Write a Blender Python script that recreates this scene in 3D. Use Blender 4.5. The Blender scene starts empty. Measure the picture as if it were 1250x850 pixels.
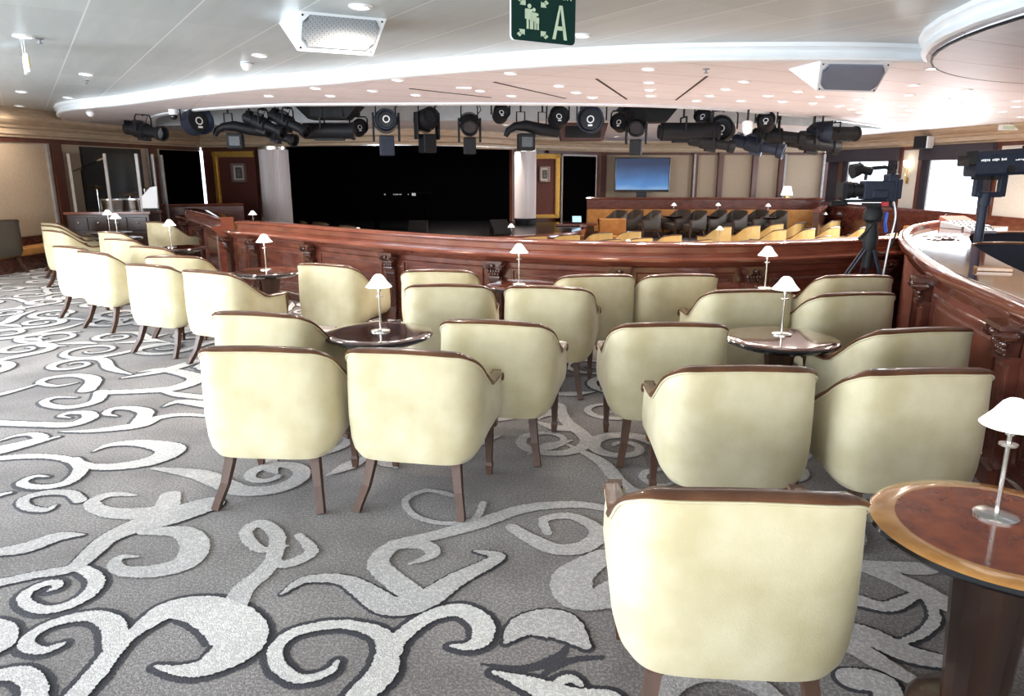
import bpy, math, random
from mathutils import Vector, Matrix
random.seed(7)
scene = bpy.context.scene
COL = scene.collection
PI = math.pi
# ------------------------------------------------------------------ camera model used to read places off the photograph
F = 880.0; HY = 208.0; EYE = 1.57
TH = math.atan((425 - HY) / F); CT, ST = math.cos(TH), math.sin(TH)
def at(px, py, z):
    u = (px - 625) / F; v = (py - 425) / F
    dz = -ST - v * CT
    t = (z - EYE) / dz
    return (u * t, (CT - v * ST) * t)
def atY(px, py, Y):
    u = (px - 625) / F; v = (py - 425) / F
    t = Y / (CT - v * ST)
    return Vector((u * t, Y, EYE + t * (-ST - v * CT)))
def projx(x, y, z):
    z -= EYE
    return 625 + F * x / (y * CT - z * ST)

# ------------------------------------------------------------------ materials
MATS = {}
def mat(name, col, rough=0.5, metal=0.0, noise=None, bump=None, sheen=0, coat=0, emit=None, trans=0, spec=None, wave=None, aniso=None):
    m = bpy.data.materials.new(name); m.use_nodes = True
    nt = m.node_tree; b = nt.nodes['Principled BSDF']
    b.inputs['Base Color'].default_value = (*col, 1)
    b.inputs['Roughness'].default_value = rough
    b.inputs['Metallic'].default_value = metal
    if sheen: b.inputs['Sheen Weight'].default_value = sheen; b.inputs['Sheen Roughness'].default_value = 0.4
    if coat: b.inputs['Coat Weight'].default_value = coat; b.inputs['Coat Roughness'].default_value = 0.06
    if trans: b.inputs['Transmission Weight'].default_value = trans
    if spec is not None: b.inputs['Specular IOR Level'].default_value = spec
    if emit:
        b.inputs['Emission Color'].default_value = (*emit[0], 1); b.inputs['Emission Strength'].default_value = emit[1]
    tc = nt.nodes.new('ShaderNodeTexCoord')
    vec = tc.outputs['Object']
    if noise:            # (scale, second colour, detail, stretch)
        mp = nt.nodes.new('ShaderNodeMapping'); mp.inputs['Scale'].default_value = noise[3] if len(noise) > 3 else (1, 1, 1)
        nt.links.new(vec, mp.inputs[0])
        n = nt.nodes.new('ShaderNodeTexNoise'); n.inputs['Scale'].default_value = noise[0]; n.inputs['Detail'].default_value = noise[2]
        nt.links.new(mp.outputs[0], n.inputs['Vector'])
        r = nt.nodes.new('ShaderNodeValToRGB')
        r.color_ramp.elements[0].position = 0.34; r.color_ramp.elements[0].color = (*col, 1)
        r.color_ramp.elements[1].position = 0.66; r.color_ramp.elements[1].color = (*noise[1], 1)
        nt.links.new(n.outputs[0], r.inputs[0]); nt.links.new(r.outputs[0], b.inputs['Base Color'])
    if bump:             # (scale, strength)
        n2 = nt.nodes.new('ShaderNodeTexNoise'); n2.inputs['Scale'].default_value = bump[0]; n2.inputs['Detail'].default_value = 4
        nt.links.new(vec, n2.inputs['Vector'])
        bp = nt.nodes.new('ShaderNodeBump'); bp.inputs['Strength'].default_value = bump[1]; bp.inputs['Distance'].default_value = 0.01
        nt.links.new(n2.outputs[0], bp.inputs['Height']); nt.links.new(bp.outputs[0], b.inputs['Normal'])
    MATS[name] = m
    return m
cream = mat('cream velvet', (.50, .425, .245), .75, noise=(5, (.64, .57, .385), 6), bump=(220, .12), sheen=.25)
gold = mat('gold velvet', (.80, .52, .17), .75, noise=(5, (.88, .62, .25), 3), sheen=.2)
orangef = mat('orange upholstery', (.42, .17, .04), .8, noise=(6, (.54, .25, .07), 4))
brownf = mat('dark taupe leather', (.075, .062, .05), .45, noise=(6, (.075, .062, .05), 3))
navy = mat('navy fabric', (.006, .008, .018), .8)
walnut = mat('walnut wood', (.085, .032, .014), .28, noise=(9, (.15, .062, .028), 6, (1, 1, .25)), coat=.35)
legwood = mat('dark leg wood', (.055, .024, .014), .5, noise=(12, (.09, .042, .024), 5, (1, 1, .2)))
mahog = mat('mahogany', (.095, .024, .016), .24, noise=(5, (.165, .048, .030), 7, (1, 1, 3)), coat=.6)
mahog2 = mat('mahogany molding', (.14, .038, .022), .16, noise=(3, (.21, .064, .036), 6, (1, 1, 4)), coat=.8)
mahog3 = mat('satin mahogany', (.085, .022, .014), .5, noise=(5, (.15, .044, .026), 7, (1, 1, 3)), spec=.3)
mahogd = mat('carved dark wood', (.05, .016, .011), .22, noise=(30, (.09, .03, .018), 4), coat=.5)
satin = mat('satin silver strip', (.34, .31, .29), .35, metal=.2, noise=(9, (.42, .39, .36), 2))
postw = mat('wall timber', (.085, .024, .014), .35, noise=(8, (.13, .04, .022), 5, (1, 1, .2)))
black = mat('matte black', (.006, .006, .007), .6, spec=.3)
blackg = mat('gloss black', (.006, .006, .008), .12, coat=.5)
blackm = mat('black lamp metal', (.005, .005, .006), .55, spec=.25, noise=(20, (.008, .008, .010), 3))
bluem = mat('blue black metal', (.008, .012, .024), .5, spec=.3, noise=(18, (.012, .018, .034), 3))
voidm = mat('black drape', (.0015, .0015, .002), 1.0, spec=0)
stagef = mat('black stage floor', (.004, .004, .005), .25)
chrome = mat('brushed steel', (.68, .66, .62), .22, metal=1, noise=(40, (.75, .73, .70), 2))
shade_m = mat('frosted shade', (.93, .92, .88), .35, emit=((1, .97, .92), .55))
white_p = mat('white paint', (.80, .82, .83), .45, noise=(3, (.84, .86, .87), 2))
trimw = mat('white cove trim', (.74, .78, .80), .4, noise=(3, (.80, .83, .85), 2))
tan = mat('tan wall fabric', (.47, .35, .24), .9, noise=(60, (.52, .40, .28), 3, (1, 1, .3)))
cornm = mat('cornice wood', (.46, .33, .215), .4, noise=(4, (.58, .44, .30), 5, (1, 1, 8)))
goldm = mat('gilded frame', (.62, .36, .07), .3, metal=.4, noise=(12, (.72, .46, .12), 4))
redp = mat('dark red panel', (.10, .026, .018), .7, noise=(40, (.13, .036, .026), 3))
colm = mat('ribbed pale column', (.66, .58, .57), .35, noise=(70, (.74, .67, .66), 2, (1, 1, .02)))
pierm = mat('cream pier', (.68, .63, .55), .8, noise=(30, (.74, .69, .61), 3))
clear_s = mat('plastic film', (.55, .56, .58), .15, trans=.6)
slotm = mat('grey slot paint', (.42, .45, .47), .6, noise=(4, (.50, .53, .55), 2))
lampoff = mat('dimple lens', (.012, .014, .018), .25)
bulb = mat('lit bulb', (1, 1, 1), .5, emit=((1, .95, .88), 14))
bulbw = mat('lit warm bulb', (1, .8, .5), .5, emit=((1, .85, .6), 6))
darkcloth = mat('window drape', (.035, .028, .035), .9, noise=(30, (.05, .04, .05), 2, (6, 6, .3)))
mirrorb = mat('dark glass panel', (.012, .011, .010), .35)
glassm = mat('clear acrylic', (.95, .97, .98), .03, trans=1.0)
glassm.node_tree.nodes['Principled BSDF'].inputs['IOR'].default_value = 1.05
drumw = mat('amber drum shell', (.85, .32, .07), .2, noise=(8, (.75, .32, .09), 4), coat=.6)
brass = mat('brass cymbal', (.65, .45, .14), .25, metal=1)
paper = mat('white paper', (.85, .85, .86), .7)
greenm = mat('sign green', (.003, .028, .021), .55, spec=.2)
signw = mat('sign pale', (.55, .66, .47), .5)
yellowm = mat('sign yellow', (.60, .48, .05), .5)
redm = mat('red plastic', (.4, .02, .02), .4)
bluep = mat('blue plastic', (.02, .08, .4), .4)
greyp = mat('grey plastic', (.20, .21, .23), .5)
inlay_c = mat('table burl', (.17, .026, .004), .14, noise=(14, (.33, .065, .012), 7), coat=.5)
inlay_e = mat('table border veneer', (.50, .21, .045), .15, noise=(18, (.62, .29, .08), 5), coat=.8)
darktop = mat('dark table burl', (.045, .012, .007), .10, noise=(14, (.085, .024, .012), 7), coat=.9)
redtop = mat('red table burl', (.085, .020, .009), .10, noise=(14, (.15, .038, .016), 7), coat=.9)
desk_m = mat('glossy desk top', (.10, .034, .022), .07, noise=(7, (.15, .055, .035), 6, (1, 5, 1)), coat=.8)
photo_m = mat('portrait print', (.06, .05, .05), .5, noise=(8, (.20, .16, .14), 2))
mount = mat('portrait mount', (.72, .68, .62), .7)
silverf = mat('silver frame', (.42, .33, .28), .3, metal=.5)
grille = mat('perforated grille', (.30, .31, .32), .6)
grille2 = mat('blue grey grille', (.17, .19, .24), .6)
def dots(m, scale, dark):
    nt = m.node_tree; b = nt.nodes['Principled BSDF']; tc = nt.nodes.new('ShaderNodeTexCoord')
    v = nt.nodes.new('ShaderNodeTexVoronoi'); v.inputs['Scale'].default_value = scale; v.inputs['Randomness'].default_value = 0.1
    nt.links.new(tc.outputs['Object'], v.inputs['Vector'])
    r = nt.nodes.new('ShaderNodeValToRGB'); base = b.inputs['Base Color'].default_value[:]
    r.color_ramp.elements[0].position = .22; r.color_ramp.elements[0].color = (*dark, 1)
    r.color_ramp.elements[1].position = .36; r.color_ramp.elements[1].color = base
    nt.links.new(v.outputs['Distance'], r.inputs[0]); nt.links.new(r.outputs[0], b.inputs['Base Color'])
dots(grille, 75, (.10, .10, .11)); dots(grille2, 75, (.09, .10, .13))
# carpet yarns
def carpet(name, a, b2, speck, rough=.95):
    m = bpy.data.materials.new(name); m.use_nodes = True; nt = m.node_tree; b = nt.nodes['Principled BSDF']
    b.inputs['Roughness'].default_value = rough
    b.inputs['Sheen Weight'].default_value = .15
    tc = nt.nodes.new('ShaderNodeTexCoord')
    def noise(s, d):
        n = nt.nodes.new('ShaderNodeTexNoise'); n.inputs['Scale'].default_value = s; n.inputs['Detail'].default_value = d
        nt.links.new(tc.outputs['Object'], n.inputs['Vector']); return n.outputs[0]
    r1 = nt.nodes.new('ShaderNodeValToRGB'); r1.color_ramp.elements[0].position = .38; r1.color_ramp.elements[0].color = (*a, 1)
    r1.color_ramp.elements[1].position = .62; r1.color_ramp.elements[1].color = (*b2, 1)
    nt.links.new(noise(1.6, 8), r1.inputs[0])
    r2 = nt.nodes.new('ShaderNodeValToRGB'); r2.color_ramp.elements[0].position = .46; r2.color_ramp.elements[0].color = (*speck, 1)
    r2.color_ramp.elements[1].position = .60; r2.color_ramp.elements[1].color = (1, 1, 1, 1)
    nt.links.new(noise(95, 5), r2.inputs[0])
    mx = nt.nodes.new('ShaderNodeMix'); mx.data_type = 'RGBA'; mx.blend_type = 'MULTIPLY'; mx.inputs[0].default_value = .75
    nt.links.new(r1.outputs[0], mx.inputs[6]); nt.links.new(r2.outputs[0], mx.inputs[7])
    nt.links.new(mx.outputs[2], b.inputs['Base Color'])
    bp = nt.nodes.new('ShaderNodeBump'); bp.inputs['Strength'].default_value = .35; bp.inputs['Distance'].default_value = .008
    nt.links.new(noise(170, 2), bp.inputs['Height']); nt.links.new(bp.outputs[0], b.inputs['Normal'])
    return m
c_base = carpet('carpet ground', (.215, .182, .168), (.36, .318, .30), (.40, .40, .40))
c_dark = carpet('carpet outline', (.012, .010, .018), (.038, .030, .042), (.35, .35, .35))
c_cream = carpet('carpet scroll', (.66, .61, .58), (.78, .73, .69), (.66, .66, .66))
c_sheen = carpet('carpet sheen scroll', (.52, .475, .455), (.63, .58, .56), (.6, .6, .6))  # scroll yarn with the floor's reflected sheen put into its colour
c_pit = carpet('pit carpet', (.30, .27, .26), (.42, .38, .37), (.6, .6, .6))
# ceilings: planks with thin bright seams
def ceilmat(name, a, b2, ang, sp, line, wide, seam2, offs, rough=.32):
    m = bpy.data.materials.new(name); m.use_nodes = True; nt = m.node_tree; b = nt.nodes['Principled BSDF']
    b.inputs['Roughness'].default_value = rough
    tc = nt.nodes.new('ShaderNodeTexCoord'); mp = nt.nodes.new('ShaderNodeMapping')
    mp.inputs['Rotation'].default_value = (0, 0, -ang); nt.links.new(tc.outputs['Object'], mp.inputs[0])
    sx = nt.nodes.new('ShaderNodeSeparateXYZ'); nt.links.new(mp.outputs[0], sx.inputs[0])
    def M(op, x, y=None):
        n = nt.nodes.new('ShaderNodeMath'); n.operation = op
        for i, q in enumerate((x, y)):
            if q is None: continue
            if isinstance(q, (int, float)): n.inputs[i].default_value = q
            else: nt.links.new(q, n.inputs[i])
        return n.outputs[0]
    def seam(c, s, w, o):
        f = M('FRACT', M('DIVIDE', M('ADD', c, o), s))
        return M('LESS_THAN', M('MULTIPLY', f, s), w)
    f1 = seam(sx.outputs[1], sp, wide, offs)
    f2 = seam(sx.outputs[0], sp * 2.1, wide * .8, .3)
    cell = M('FLOOR', M('DIVIDE', M('ADD', sx.outputs[1], offs), sp)); cell2 = M('FLOOR', M('DIVIDE', M('ADD', sx.outputs[0], .3), sp * 2.1))
    wn = nt.nodes.new('ShaderNodeTexWhiteNoise'); wn.noise_dimensions = '2D'
    cx = nt.nodes.new('ShaderNodeCombineXYZ'); nt.links.new(cell, cx.inputs[0]); nt.links.new(cell2, cx.inputs[1]); nt.links.new(cx.outputs[0], wn.inputs['Vector'])
    n = nt.nodes.new('ShaderNodeTexNoise'); n.inputs['Scale'].default_value = 2.2; n.inputs['Detail'].default_value = 4
    mp2 = nt.nodes.new('ShaderNodeMapping'); mp2.inputs['Scale'].default_value = (.6, 5, 1); nt.links.new(mp.outputs[0], mp2.inputs[0]); nt.links.new(mp2.outputs[0], n.inputs['Vector'])
    fac = M('ADD', M('MULTIPLY', n.outputs[0], .7), M('MULTIPLY', wn.outputs[0], .3))
    r = nt.nodes.new('ShaderNodeValToRGB'); r.color_ramp.elements[0].position = .3; r.color_ramp.elements[1].position = .7
    r.color_ramp.elements[0].color = (*a, 1); r.color_ramp.elements[1].color = (*b2, 1); nt.links.new(fac, r.inputs[0])
    m1 = nt.nodes.new('ShaderNodeMix'); m1.data_type = 'RGBA'; nt.links.new(f2, m1.inputs[0]); nt.links.new(r.outputs[0], m1.inputs[6]); m1.inputs[7].default_value = (*seam2, 1)
    m2 = nt.nodes.new('ShaderNodeMix'); m2.data_type = 'RGBA'; nt.links.new(f1, m2.inputs[0]); nt.links.new(m1.outputs[2], m2.inputs[6]); m2.inputs[7].default_value = (*line, 1)
    nt.links.new(m2.outputs[2], b.inputs['Base Color'])
    return m
_p = at(250, 0, 2.55); _a = math.radians(123.5)
_off = .567 - ((-math.sin(_a) * _p[0] + math.cos(_a) * _p[1]) % .567) + .004
ceil_m = ceilmat('ceiling panels', (.50, .55, .56), (.60, .65, .66), _a, .567, (.85, .88, .88), .011, (.48, .53, .54), _off)
soff_m = ceilmat('rosy ceiling planks', (.80, .765, .80), (.88, .85, .875), math.radians(28), .62, (.50, .40, .40), .012, (.70, .60, .60), .1, .5)

# ------------------------------------------------------------------ mesh builder
class MB:
    def __init__(s): s.v = []; s.f = []; s.m = []; s.s = []
    def add(s, vs, fs, mi=0, smooth=True, M=None):
        o = len(s.v)
        for p in vs: s.v.append(tuple(M @ Vector(p)) if M is not None else tuple(p))
        for f in fs: s.f.append(tuple(i + o for i in f)); s.m.append(mi); s.s.append(smooth)
        return s
    def box(s, c, d, mi=0, rz=0, M=None, taper=1.0):
        x, y, z = d[0] / 2, d[1] / 2, d[2] / 2
        pts = []
        for k, zz in ((taper, -z), (1, z)):
            for a, b in ((-x, -y), (x, -y), (x, y), (-x, y)): pts.append(Vector((a * k, b * k, zz)))
        R = Matrix.Translation(c) @ Matrix.Rotation(rz, 4, 'Z')
        if M is not None: R = M @ R
        return s.add(pts, [(3, 2, 1, 0), (4, 5, 6, 7), (0, 1, 5, 4), (1, 2, 6, 5), (2, 3, 7, 6), (3, 0, 4, 7)], mi, False, R)
    def cyl(s, a, b, r1, r2=None, n=16, mi=0, caps=True):
        a = Vector(a); b = Vector(b); r2 = r1 if r2 is None else r2
        d = (b - a).normalized(); u = d.orthogonal().normalized(); w = d.cross(u)
        vs = []
        for p, r in ((a, r1), (b, r2)):
            for i in range(n):
                t = 2 * PI * i / n; vs.append(p + (u * math.cos(t) + w * math.sin(t)) * r)
        fs = [(i, (i + 1) % n, n + (i + 1) % n, n + i) for i in range(n)]
        if caps: fs += [tuple(reversed(range(n))), tuple(range(n, 2 * n))]
        return s.add(vs, fs, mi)
    def lathe(s, prof, c=(0, 0, 0), n=32, mi=0, M=None, mis=None):
        vs = []; fs = []
        base = Matrix.Translation(c)
        if M is not None: base = M @ base
        for r, z in prof:
            for i in range(n):
                t = 2 * PI * i / n; vs.append((max(r, 1e-5) * math.cos(t), max(r, 1e-5) * math.sin(t), z))
        for k in range(len(prof) - 1):
            s.add([], [], 0)
            ff = [(k * n + i, k * n + (i + 1) % n, (k + 1) * n + (i + 1) % n, (k + 1) * n + i) for i in range(n)]
            fs.append(ff)
        o = len(s.v)
        for p in vs: s.v.append(tuple(base @ Vector(p)))
        for k, ff in enumerate(fs):
            for f in ff: s.f.append(tuple(i + o for i in f)); s.m.append(mis[k] if mis else mi); s.s.append(True)
        return s
    def tube(s, pts, r, n=8, mi=0, sq=False):
        pts = [Vector(p) for p in pts]; rs = r if isinstance(r, (list, tuple)) else [r] * len(pts)
        vs = []; up = Vector((0, 0, 1)); prev = None
        for i, p in enumerate(pts):
            d = (pts[min(i + 1, len(pts) - 1)] - pts[max(i - 1, 0)]).normalized()
            if prev is None:
                u = d.orthogonal().normalized() if not sq else (Vector((1, 0, 0)) - d * d.x).normalized()
            else: u = (prev - d * prev.dot(d)).normalized()
            prev = u; w = d.cross(u)
            for k in range(n):
                t = 2 * PI * (k + (.5 if sq else 0)) / n
                vs.append(p + (u * math.cos(t) + w * math.sin(t)) * rs[i])
        fs = []
        for i in range(len(pts) - 1):
            for k in range(n): fs.append((i * n + k, i * n + (k + 1) % n, (i + 1) * n + (k + 1) % n, (i + 1) * n + k))
        fs += [tuple(reversed(range(n))), tuple(range((len(pts) - 1) * n, len(pts) * n))]
        return s.add(vs, fs, mi, not sq)
    def ball(s, c, r, n=12, mi=0, sc=(1, 1, 1), M=None):
        prof = [(math.sin(PI * i / n) * r, -math.cos(PI * i / n) * r) for i in range(n + 1)]
        T = Matrix.Translation(c) @ Matrix.Diagonal((*sc, 1))
        if M is not None: T = M @ T
        return s.lathe(prof, (0, 0, 0), max(8, n + 4), mi, T)
    def sweep(s, path, prof, mi=0, closed=False, smooth=True, caps=True, mis=None):
        """path: 2D/3D points; prof: list of (offset to the left-normal, z)."""
        P = [Vector((p[0], p[1], p[2] if len(p) > 2 else 0)) for p in path]; n = len(prof)
        vs = []
        for i, p in enumerate(P):
            d = (P[min(i + 1, len(P) - 1)] - P[max(i - 1, 0)]); d.z = 0; d.normalize()
            nn = Vector((d.y, -d.x, 0))
            for o, z in prof: vs.append(p + nn * o + Vector((0, 0, z)))
        o0 = len(s.v)
        s.v += [tuple(q) for q in vs]
        for i in range(len(P) - 1):
            for k in range(n if closed else n - 1):
                k2 = (k + 1) % n
                s.f.append((o0 + i * n + k, o0 + i * n + k2, o0 + (i + 1) * n + k2, o0 + (i + 1) * n + k)); s.m.append(mis[k] if mis else mi); s.s.append(smooth)
        if closed and caps:
            s.f.append(tuple(o0 + k for k in reversed(range(n)))); s.m.append(mi); s.s.append(False)
            s.f.append(tuple(o0 + (len(P) - 1) * n + k for k in range(n))); s.m.append(mi); s.s.append(False)
        return s
    def prism(s, poly, z0, z1, mi=0, M=None):
        n = len(poly)
        vs = [(p[0], p[1], z0) for p in poly] + [(p[0], p[1], z1) for p in poly]
        fs = [tuple(reversed(range(n))), tuple(range(n, 2 * n))] + [(i, (i + 1) % n, n + (i + 1) % n, n + i) for i in range(n)]
        return s.add(vs, fs, mi, False, M)
    def build(s, name, mats, parent=None, loc=None, rz=None, bevel=0, angle=38):
        me = bpy.data.meshes.new(name)
        me.from_pydata(s.v, [], s.f)
        if not isinstance(mats, (list, tuple)): mats = [mats]
        for m in mats: me.materials.append(m)
        me.polygons.foreach_set('material_index', s.m)
        me.polygons.foreach_set('use_smooth', s.s)
        me.update()
        if any(s.s): me.set_sharp_from_angle(angle=math.radians(angle))
        o = bpy.data.objects.new(name, me); COL.objects.link(o)
        if parent is not None: o.parent = parent
        if loc is not None: o.location = loc
        if rz is not None: o.rotation_euler.z = rz
        if bevel:
            b = o.modifiers.new('bevel', 'BEVEL'); b.width = bevel; b.segments = 2; b.limit_method = 'ANGLE'
        return o
def tag(o, label, cat, group=None):
    o['label'] = label; o['category'] = cat
    if group: o['group'] = group
    return o
def struct(o): o['kind'] = 'structure'; return o
def thing(name, loc, rz, label, cat, group=None):
    e = bpy.data.objects.new(name, None); COL.objects.link(e); e.empty_display_size = .1
    e.location = loc; e.rotation_euler = (0, 0, rz)
    return tag(e, label, cat, group)
def dup(root, loc, rz, label, group=None, cat=None):
    r = root.copy(); COL.objects.link(r); r.location = loc; r.rotation_euler = (0, 0, rz); r['label'] = label
    if group: r['group'] = group
    elif 'group' in r: del r['group']
    if cat: r['category'] = cat
    for ch in list(root.children):
        c = ch.copy(); COL.objects.link(c); c.parent = r
        for g in list(ch.children):
            d = g.copy(); COL.objects.link(d); d.parent = c
    return r
def spline(pts, n=10):
    P = [Vector(p) for p in pts]; out = []
    for i in range(len(P) - 1):
        p0 = P[max(i - 1, 0)]; p1 = P[i]; p2 = P[i + 1]; p3 = P[min(i + 2, len(P) - 1)]
        for k in range(n):
            t = k / n
            out.append(.5 * ((2 * p1) + (p2 - p0) * t + (2 * p0 - 5 * p1 + 4 * p2 - p3) * t * t + (3 * p1 - p0 - 3 * p2 + p3) * t ** 3))
    out.append(P[-1]); return out
ORD = ['first', 'second', 'third', 'fourth', 'fifth', 'sixth', 'seventh', 'eighth', 'ninth', 'tenth', 'eleventh', 'twelfth', 'thirteenth', 'fourteenth', 'fifteenth', 'sixteenth', 'seventeenth', 'eighteenth', 'nineteenth', 'twentieth']
TENS = {2: 'twenty', 3: 'thirty', 4: 'forty', 5: 'fifty', 6: 'sixty'}
def ordn(i):   # 0-based
    n = i + 1
    if n <= 20: return ORD[i]
    if n % 10 == 0: return {30: 'thirtieth', 40: 'fortieth', 50: 'fiftieth', 60: 'sixtieth'}[n]
    return TENS[n // 10] + '-' + ORD[n % 10 - 1]

# ------------------------------------------------------------------ layout curves
RAILP = [at(x, y, .80) for x, y in [(214, 263), (240, 270), (272, 281), (310, 284.5), (380, 291.5), (460, 299), (550, 306), (640, 311), (750, 315), (850, 316), (950, 314.5), (1030, 311), (1096, 307), (1118, 305.5)]]
RAIL = [(p.x, p.y) for p in spline([(x, y, 0) for x, y in RAILP], 8)]          # outer lip of the main partition
BOOTHP = [(2.12, 1.6), (2.22, 2.5)] + [at(x, y, .96) for x, y in [(1250, 373), (1215, 358), (1180, 344), (1145, 329), (1118, 312), (1101, 296), (1098, 284), (1108, 276), (1135, 270.5), (1165, 267.5)]]
BOOTHP = BOOTHP[:10] + [(4.85, 8.35), (5.6, 8.75), (6.6, 8.9), (8.0, 8.7)] if False else BOOTHP
BOOTH = [(p.x, p.y) for p in spline([(x, y, 0) for x, y in BOOTHP], 6)][::-1]
def offset(path, d):
    P = [Vector((x, y)) for x, y in path]; out = []
    for i, p in enumerate(P):
        t = (P[min(i + 1, len(P) - 1)] - P[max(i - 1, 0)]).normalized()
        out.append((p.x + t.y * d, p.y - t.x * d))
    return out

# ------------------------------------------------------------------ floors
def strokes_mesh(mb):
    Z1, Z2 = .0012, .0022
    cnt = [0]; jr = random.Random(5)
    def ribbon(pts, hw, mi, z, grow=0.0):
        cnt[0] += 1; z = (.0008 if mi == 1 else .0045) + cnt[0] * 2.5e-6
        C = spline([(p[0], p[1], 0) for p in pts], 22)
        H = spline([(h, 0, 0) for h in hw], 22)
        vs = []; fs = []
        n = len(C)
        for i, p in enumerate(C):
            d = (C[min(i + 1, n - 1)] - C[max(i - 1, 0)])
            if d.length < 1e-6: d = Vector((1, 0, 0))
            d.normalize(); nn = Vector((-d.y, d.x, 0)); h = max(H[i].x, .002) + grow
            j1, j2 = jr.uniform(-.0035, .0035), jr.uniform(-.0035, .0035)
            zi = z + i * 5e-6; vs += [(p.x + nn.x * (h + j1), p.y + nn.y * (h + j1), zi), (p.x - nn.x * (h + j2), p.y - nn.y * (h + j2), zi)]
        for i in range(n - 1): fs.append((2 * i, 2 * i + 1, 2 * i + 3, 2 * i + 2))
        # rounded ends
        for end, sgn in ((0, -1), (n - 1, 1)):
            c = C[end]; d = (C[min(end + 1, n - 1)] - C[max(end - 1, 0)]).normalized() * sgn; h = max(H[end].x, .002) + grow
            nn = Vector((-d.y, d.x, 0)); o = len(vs); k = 8
            vs.append((c.x, c.y, z))
            for j in range(k + 1):
                a = -PI / 2 + PI * j / k; q = c + d * math.cos(a) * h + nn * math.sin(a) * h; vs.append((q.x, q.y, z))
            for j in range(k): fs.append((o, o + 1 + j, o + 2 + j))
        vs = [(x, y, zz) for x, y, zz in vs]
        # keep every face pointing up
        g = []
        for f in fs:
            a, b, c = (Vector(vs[f[0]]), Vector(vs[f[1]]), Vector(vs[f[2]]))
            g.append(f if (b - a).cross(c - a).z > 0 else tuple(reversed(f)))
        mb.add(vs, g, mi, False)
    used = []
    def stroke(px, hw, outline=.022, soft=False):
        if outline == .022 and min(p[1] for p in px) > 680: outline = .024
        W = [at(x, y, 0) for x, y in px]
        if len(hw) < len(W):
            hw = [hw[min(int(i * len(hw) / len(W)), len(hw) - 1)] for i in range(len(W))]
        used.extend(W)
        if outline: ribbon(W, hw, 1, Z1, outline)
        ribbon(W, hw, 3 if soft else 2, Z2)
    S = stroke
    S([(85, 862), (94, 850), (118, 823), (141, 794), (165, 773), (206, 747), (250, 746), (285, 765), (290, 790), (253, 815), (218, 820), (190, 815)], [.035, .036, .036, .033, .03, .06, .085, .098, .09, .05, .025, .006])
    S([(141, 788), (138, 765), (118, 754), (88, 756), (59, 765), (37, 778), (33, 790), (53, 796), (74, 789), (79, 786)], [.04, .04, .034, .028, .024, .024, .024, .02, .013, .005])
    S([(-5, 714), (44, 703), (88, 695), (112, 676), (132, 659), (165, 644), (206, 632), (253, 617)], [.03, .03, .035, .045, .05, .07, .09, .08], .012, True)
    S([(92, 696), (103, 697), (118, 709), (109, 726), (82, 741), (53, 746), (32, 738), (32, 726), (53, 715), (68, 713), (70, 718), (59, 723)], [.02, .025, .03, .03, .027, .025, .023, .022, .02, .02, .018, .006])
    S([(176, 650), (223, 651), (238, 668), (226, 688), (191, 698), (153, 699), (140, 691), (147, 682), (168, 681)], [.03, .05, .06, .06, .05, .035, .028, .02, .008], 0, True)
    S([(-12, 676), (30, 670), (70, 657), (102, 654)], [.03, .05, .045, .008], .012, True)
    S([(434, 862), (441, 850), (468, 821), (476, 794), (506, 765), (535, 750), (565, 747), (588, 762), (588, 782), (571, 791), (550, 790)], [.045, .045, .048, .036, .032, .034, .04, .042, .036, .022, .005])
    S([(476, 796), (465, 776), (432, 765), (397, 765), (359, 774), (338, 791), (338, 812), (359, 829), (382, 829), (403, 821), (412, 809)], [.045, .033, .026, .025, .025, .025, .025, .022, .018, .016, .008])
    S([(344, 726), (374, 709), (418, 709), (447, 724), (476, 741), (515, 735), (560, 707), (595, 690), (607, 680), (580, 674)], [.008, .025, .035, .05, .06, .06, .045, .035, .03, .008], .01, True)
    S([(515, 735), (475, 705), (462, 687), (480, 668), (515, 666), (528, 678), (500, 690)], [.05, .05, .045, .04, .038, .03, .008], 0, True)
    S([(617, 786), (640, 766), (680, 764), (715, 790)], [.008, .06, .085, .02], .014, True)
    S([(603, 822), (650, 838), (690, 856)], [.008, .035, .06])
    S([(742, 858), (700, 851), (680, 844), (684, 834), (697, 830), (709, 838)], [.05, .035, .02, .018, .018, .01])
    ribbon([at(x, y, 0) for x, y in [(588, 811), (640, 817), (680, 803), (697, 784)]], [.005, .018, .02, .004], 1, Z1)
    ribbon([at(x, y, 0) for x, y in [(735, 803), (700, 806), (672, 818), (660, 830)]], [.01, .016, .014, .012], 1, Z1)
    S([(-8, 763), (6, 770), (6, 786), (-8, 796)], [.03, .035, .035, .03])
    S([(-4, 826), (25, 824), (42, 838), (40, 860)], [.03, .035, .035, .04])
    S([(259, 509), (222, 507), (193, 511), (173, 519), (148, 523), (111, 527), (74, 528)], [.02, .03, .04, .055, .05, .03, .005], .014)
    S([(170, 516), (178, 504), (160, 499), (138, 500), (130, 506), (143, 509)], [.05, .05, .04, .03, .025, .006])
    S([(-6, 517), (49, 519), (86, 519), (109, 511), (106, 505), (86, 505), (74, 509), (86, 511)], [.045, .045, .05, .05, .04, .03, .02, .006])
    S([(-6, 561), (37, 558), (74, 560), (111, 570), (148, 570), (190, 562), (208, 549), (173, 542), (136, 544), (114, 552)], [.035, .035, .03, .035, .05, .07, .08, .05, .03, .006], .012)
    S([(90, 562), (99, 573), (86, 588), (62, 595), (37, 595), (27, 590), (42, 583), (59, 583)], [.035, .038, .035, .03, .028, .026, .02, .007])
    S([(-6, 549), (25, 543), (50, 536), (40, 531), (20, 533), (0, 539)], [.045, .045, .04, .03, .02, .008])
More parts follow.
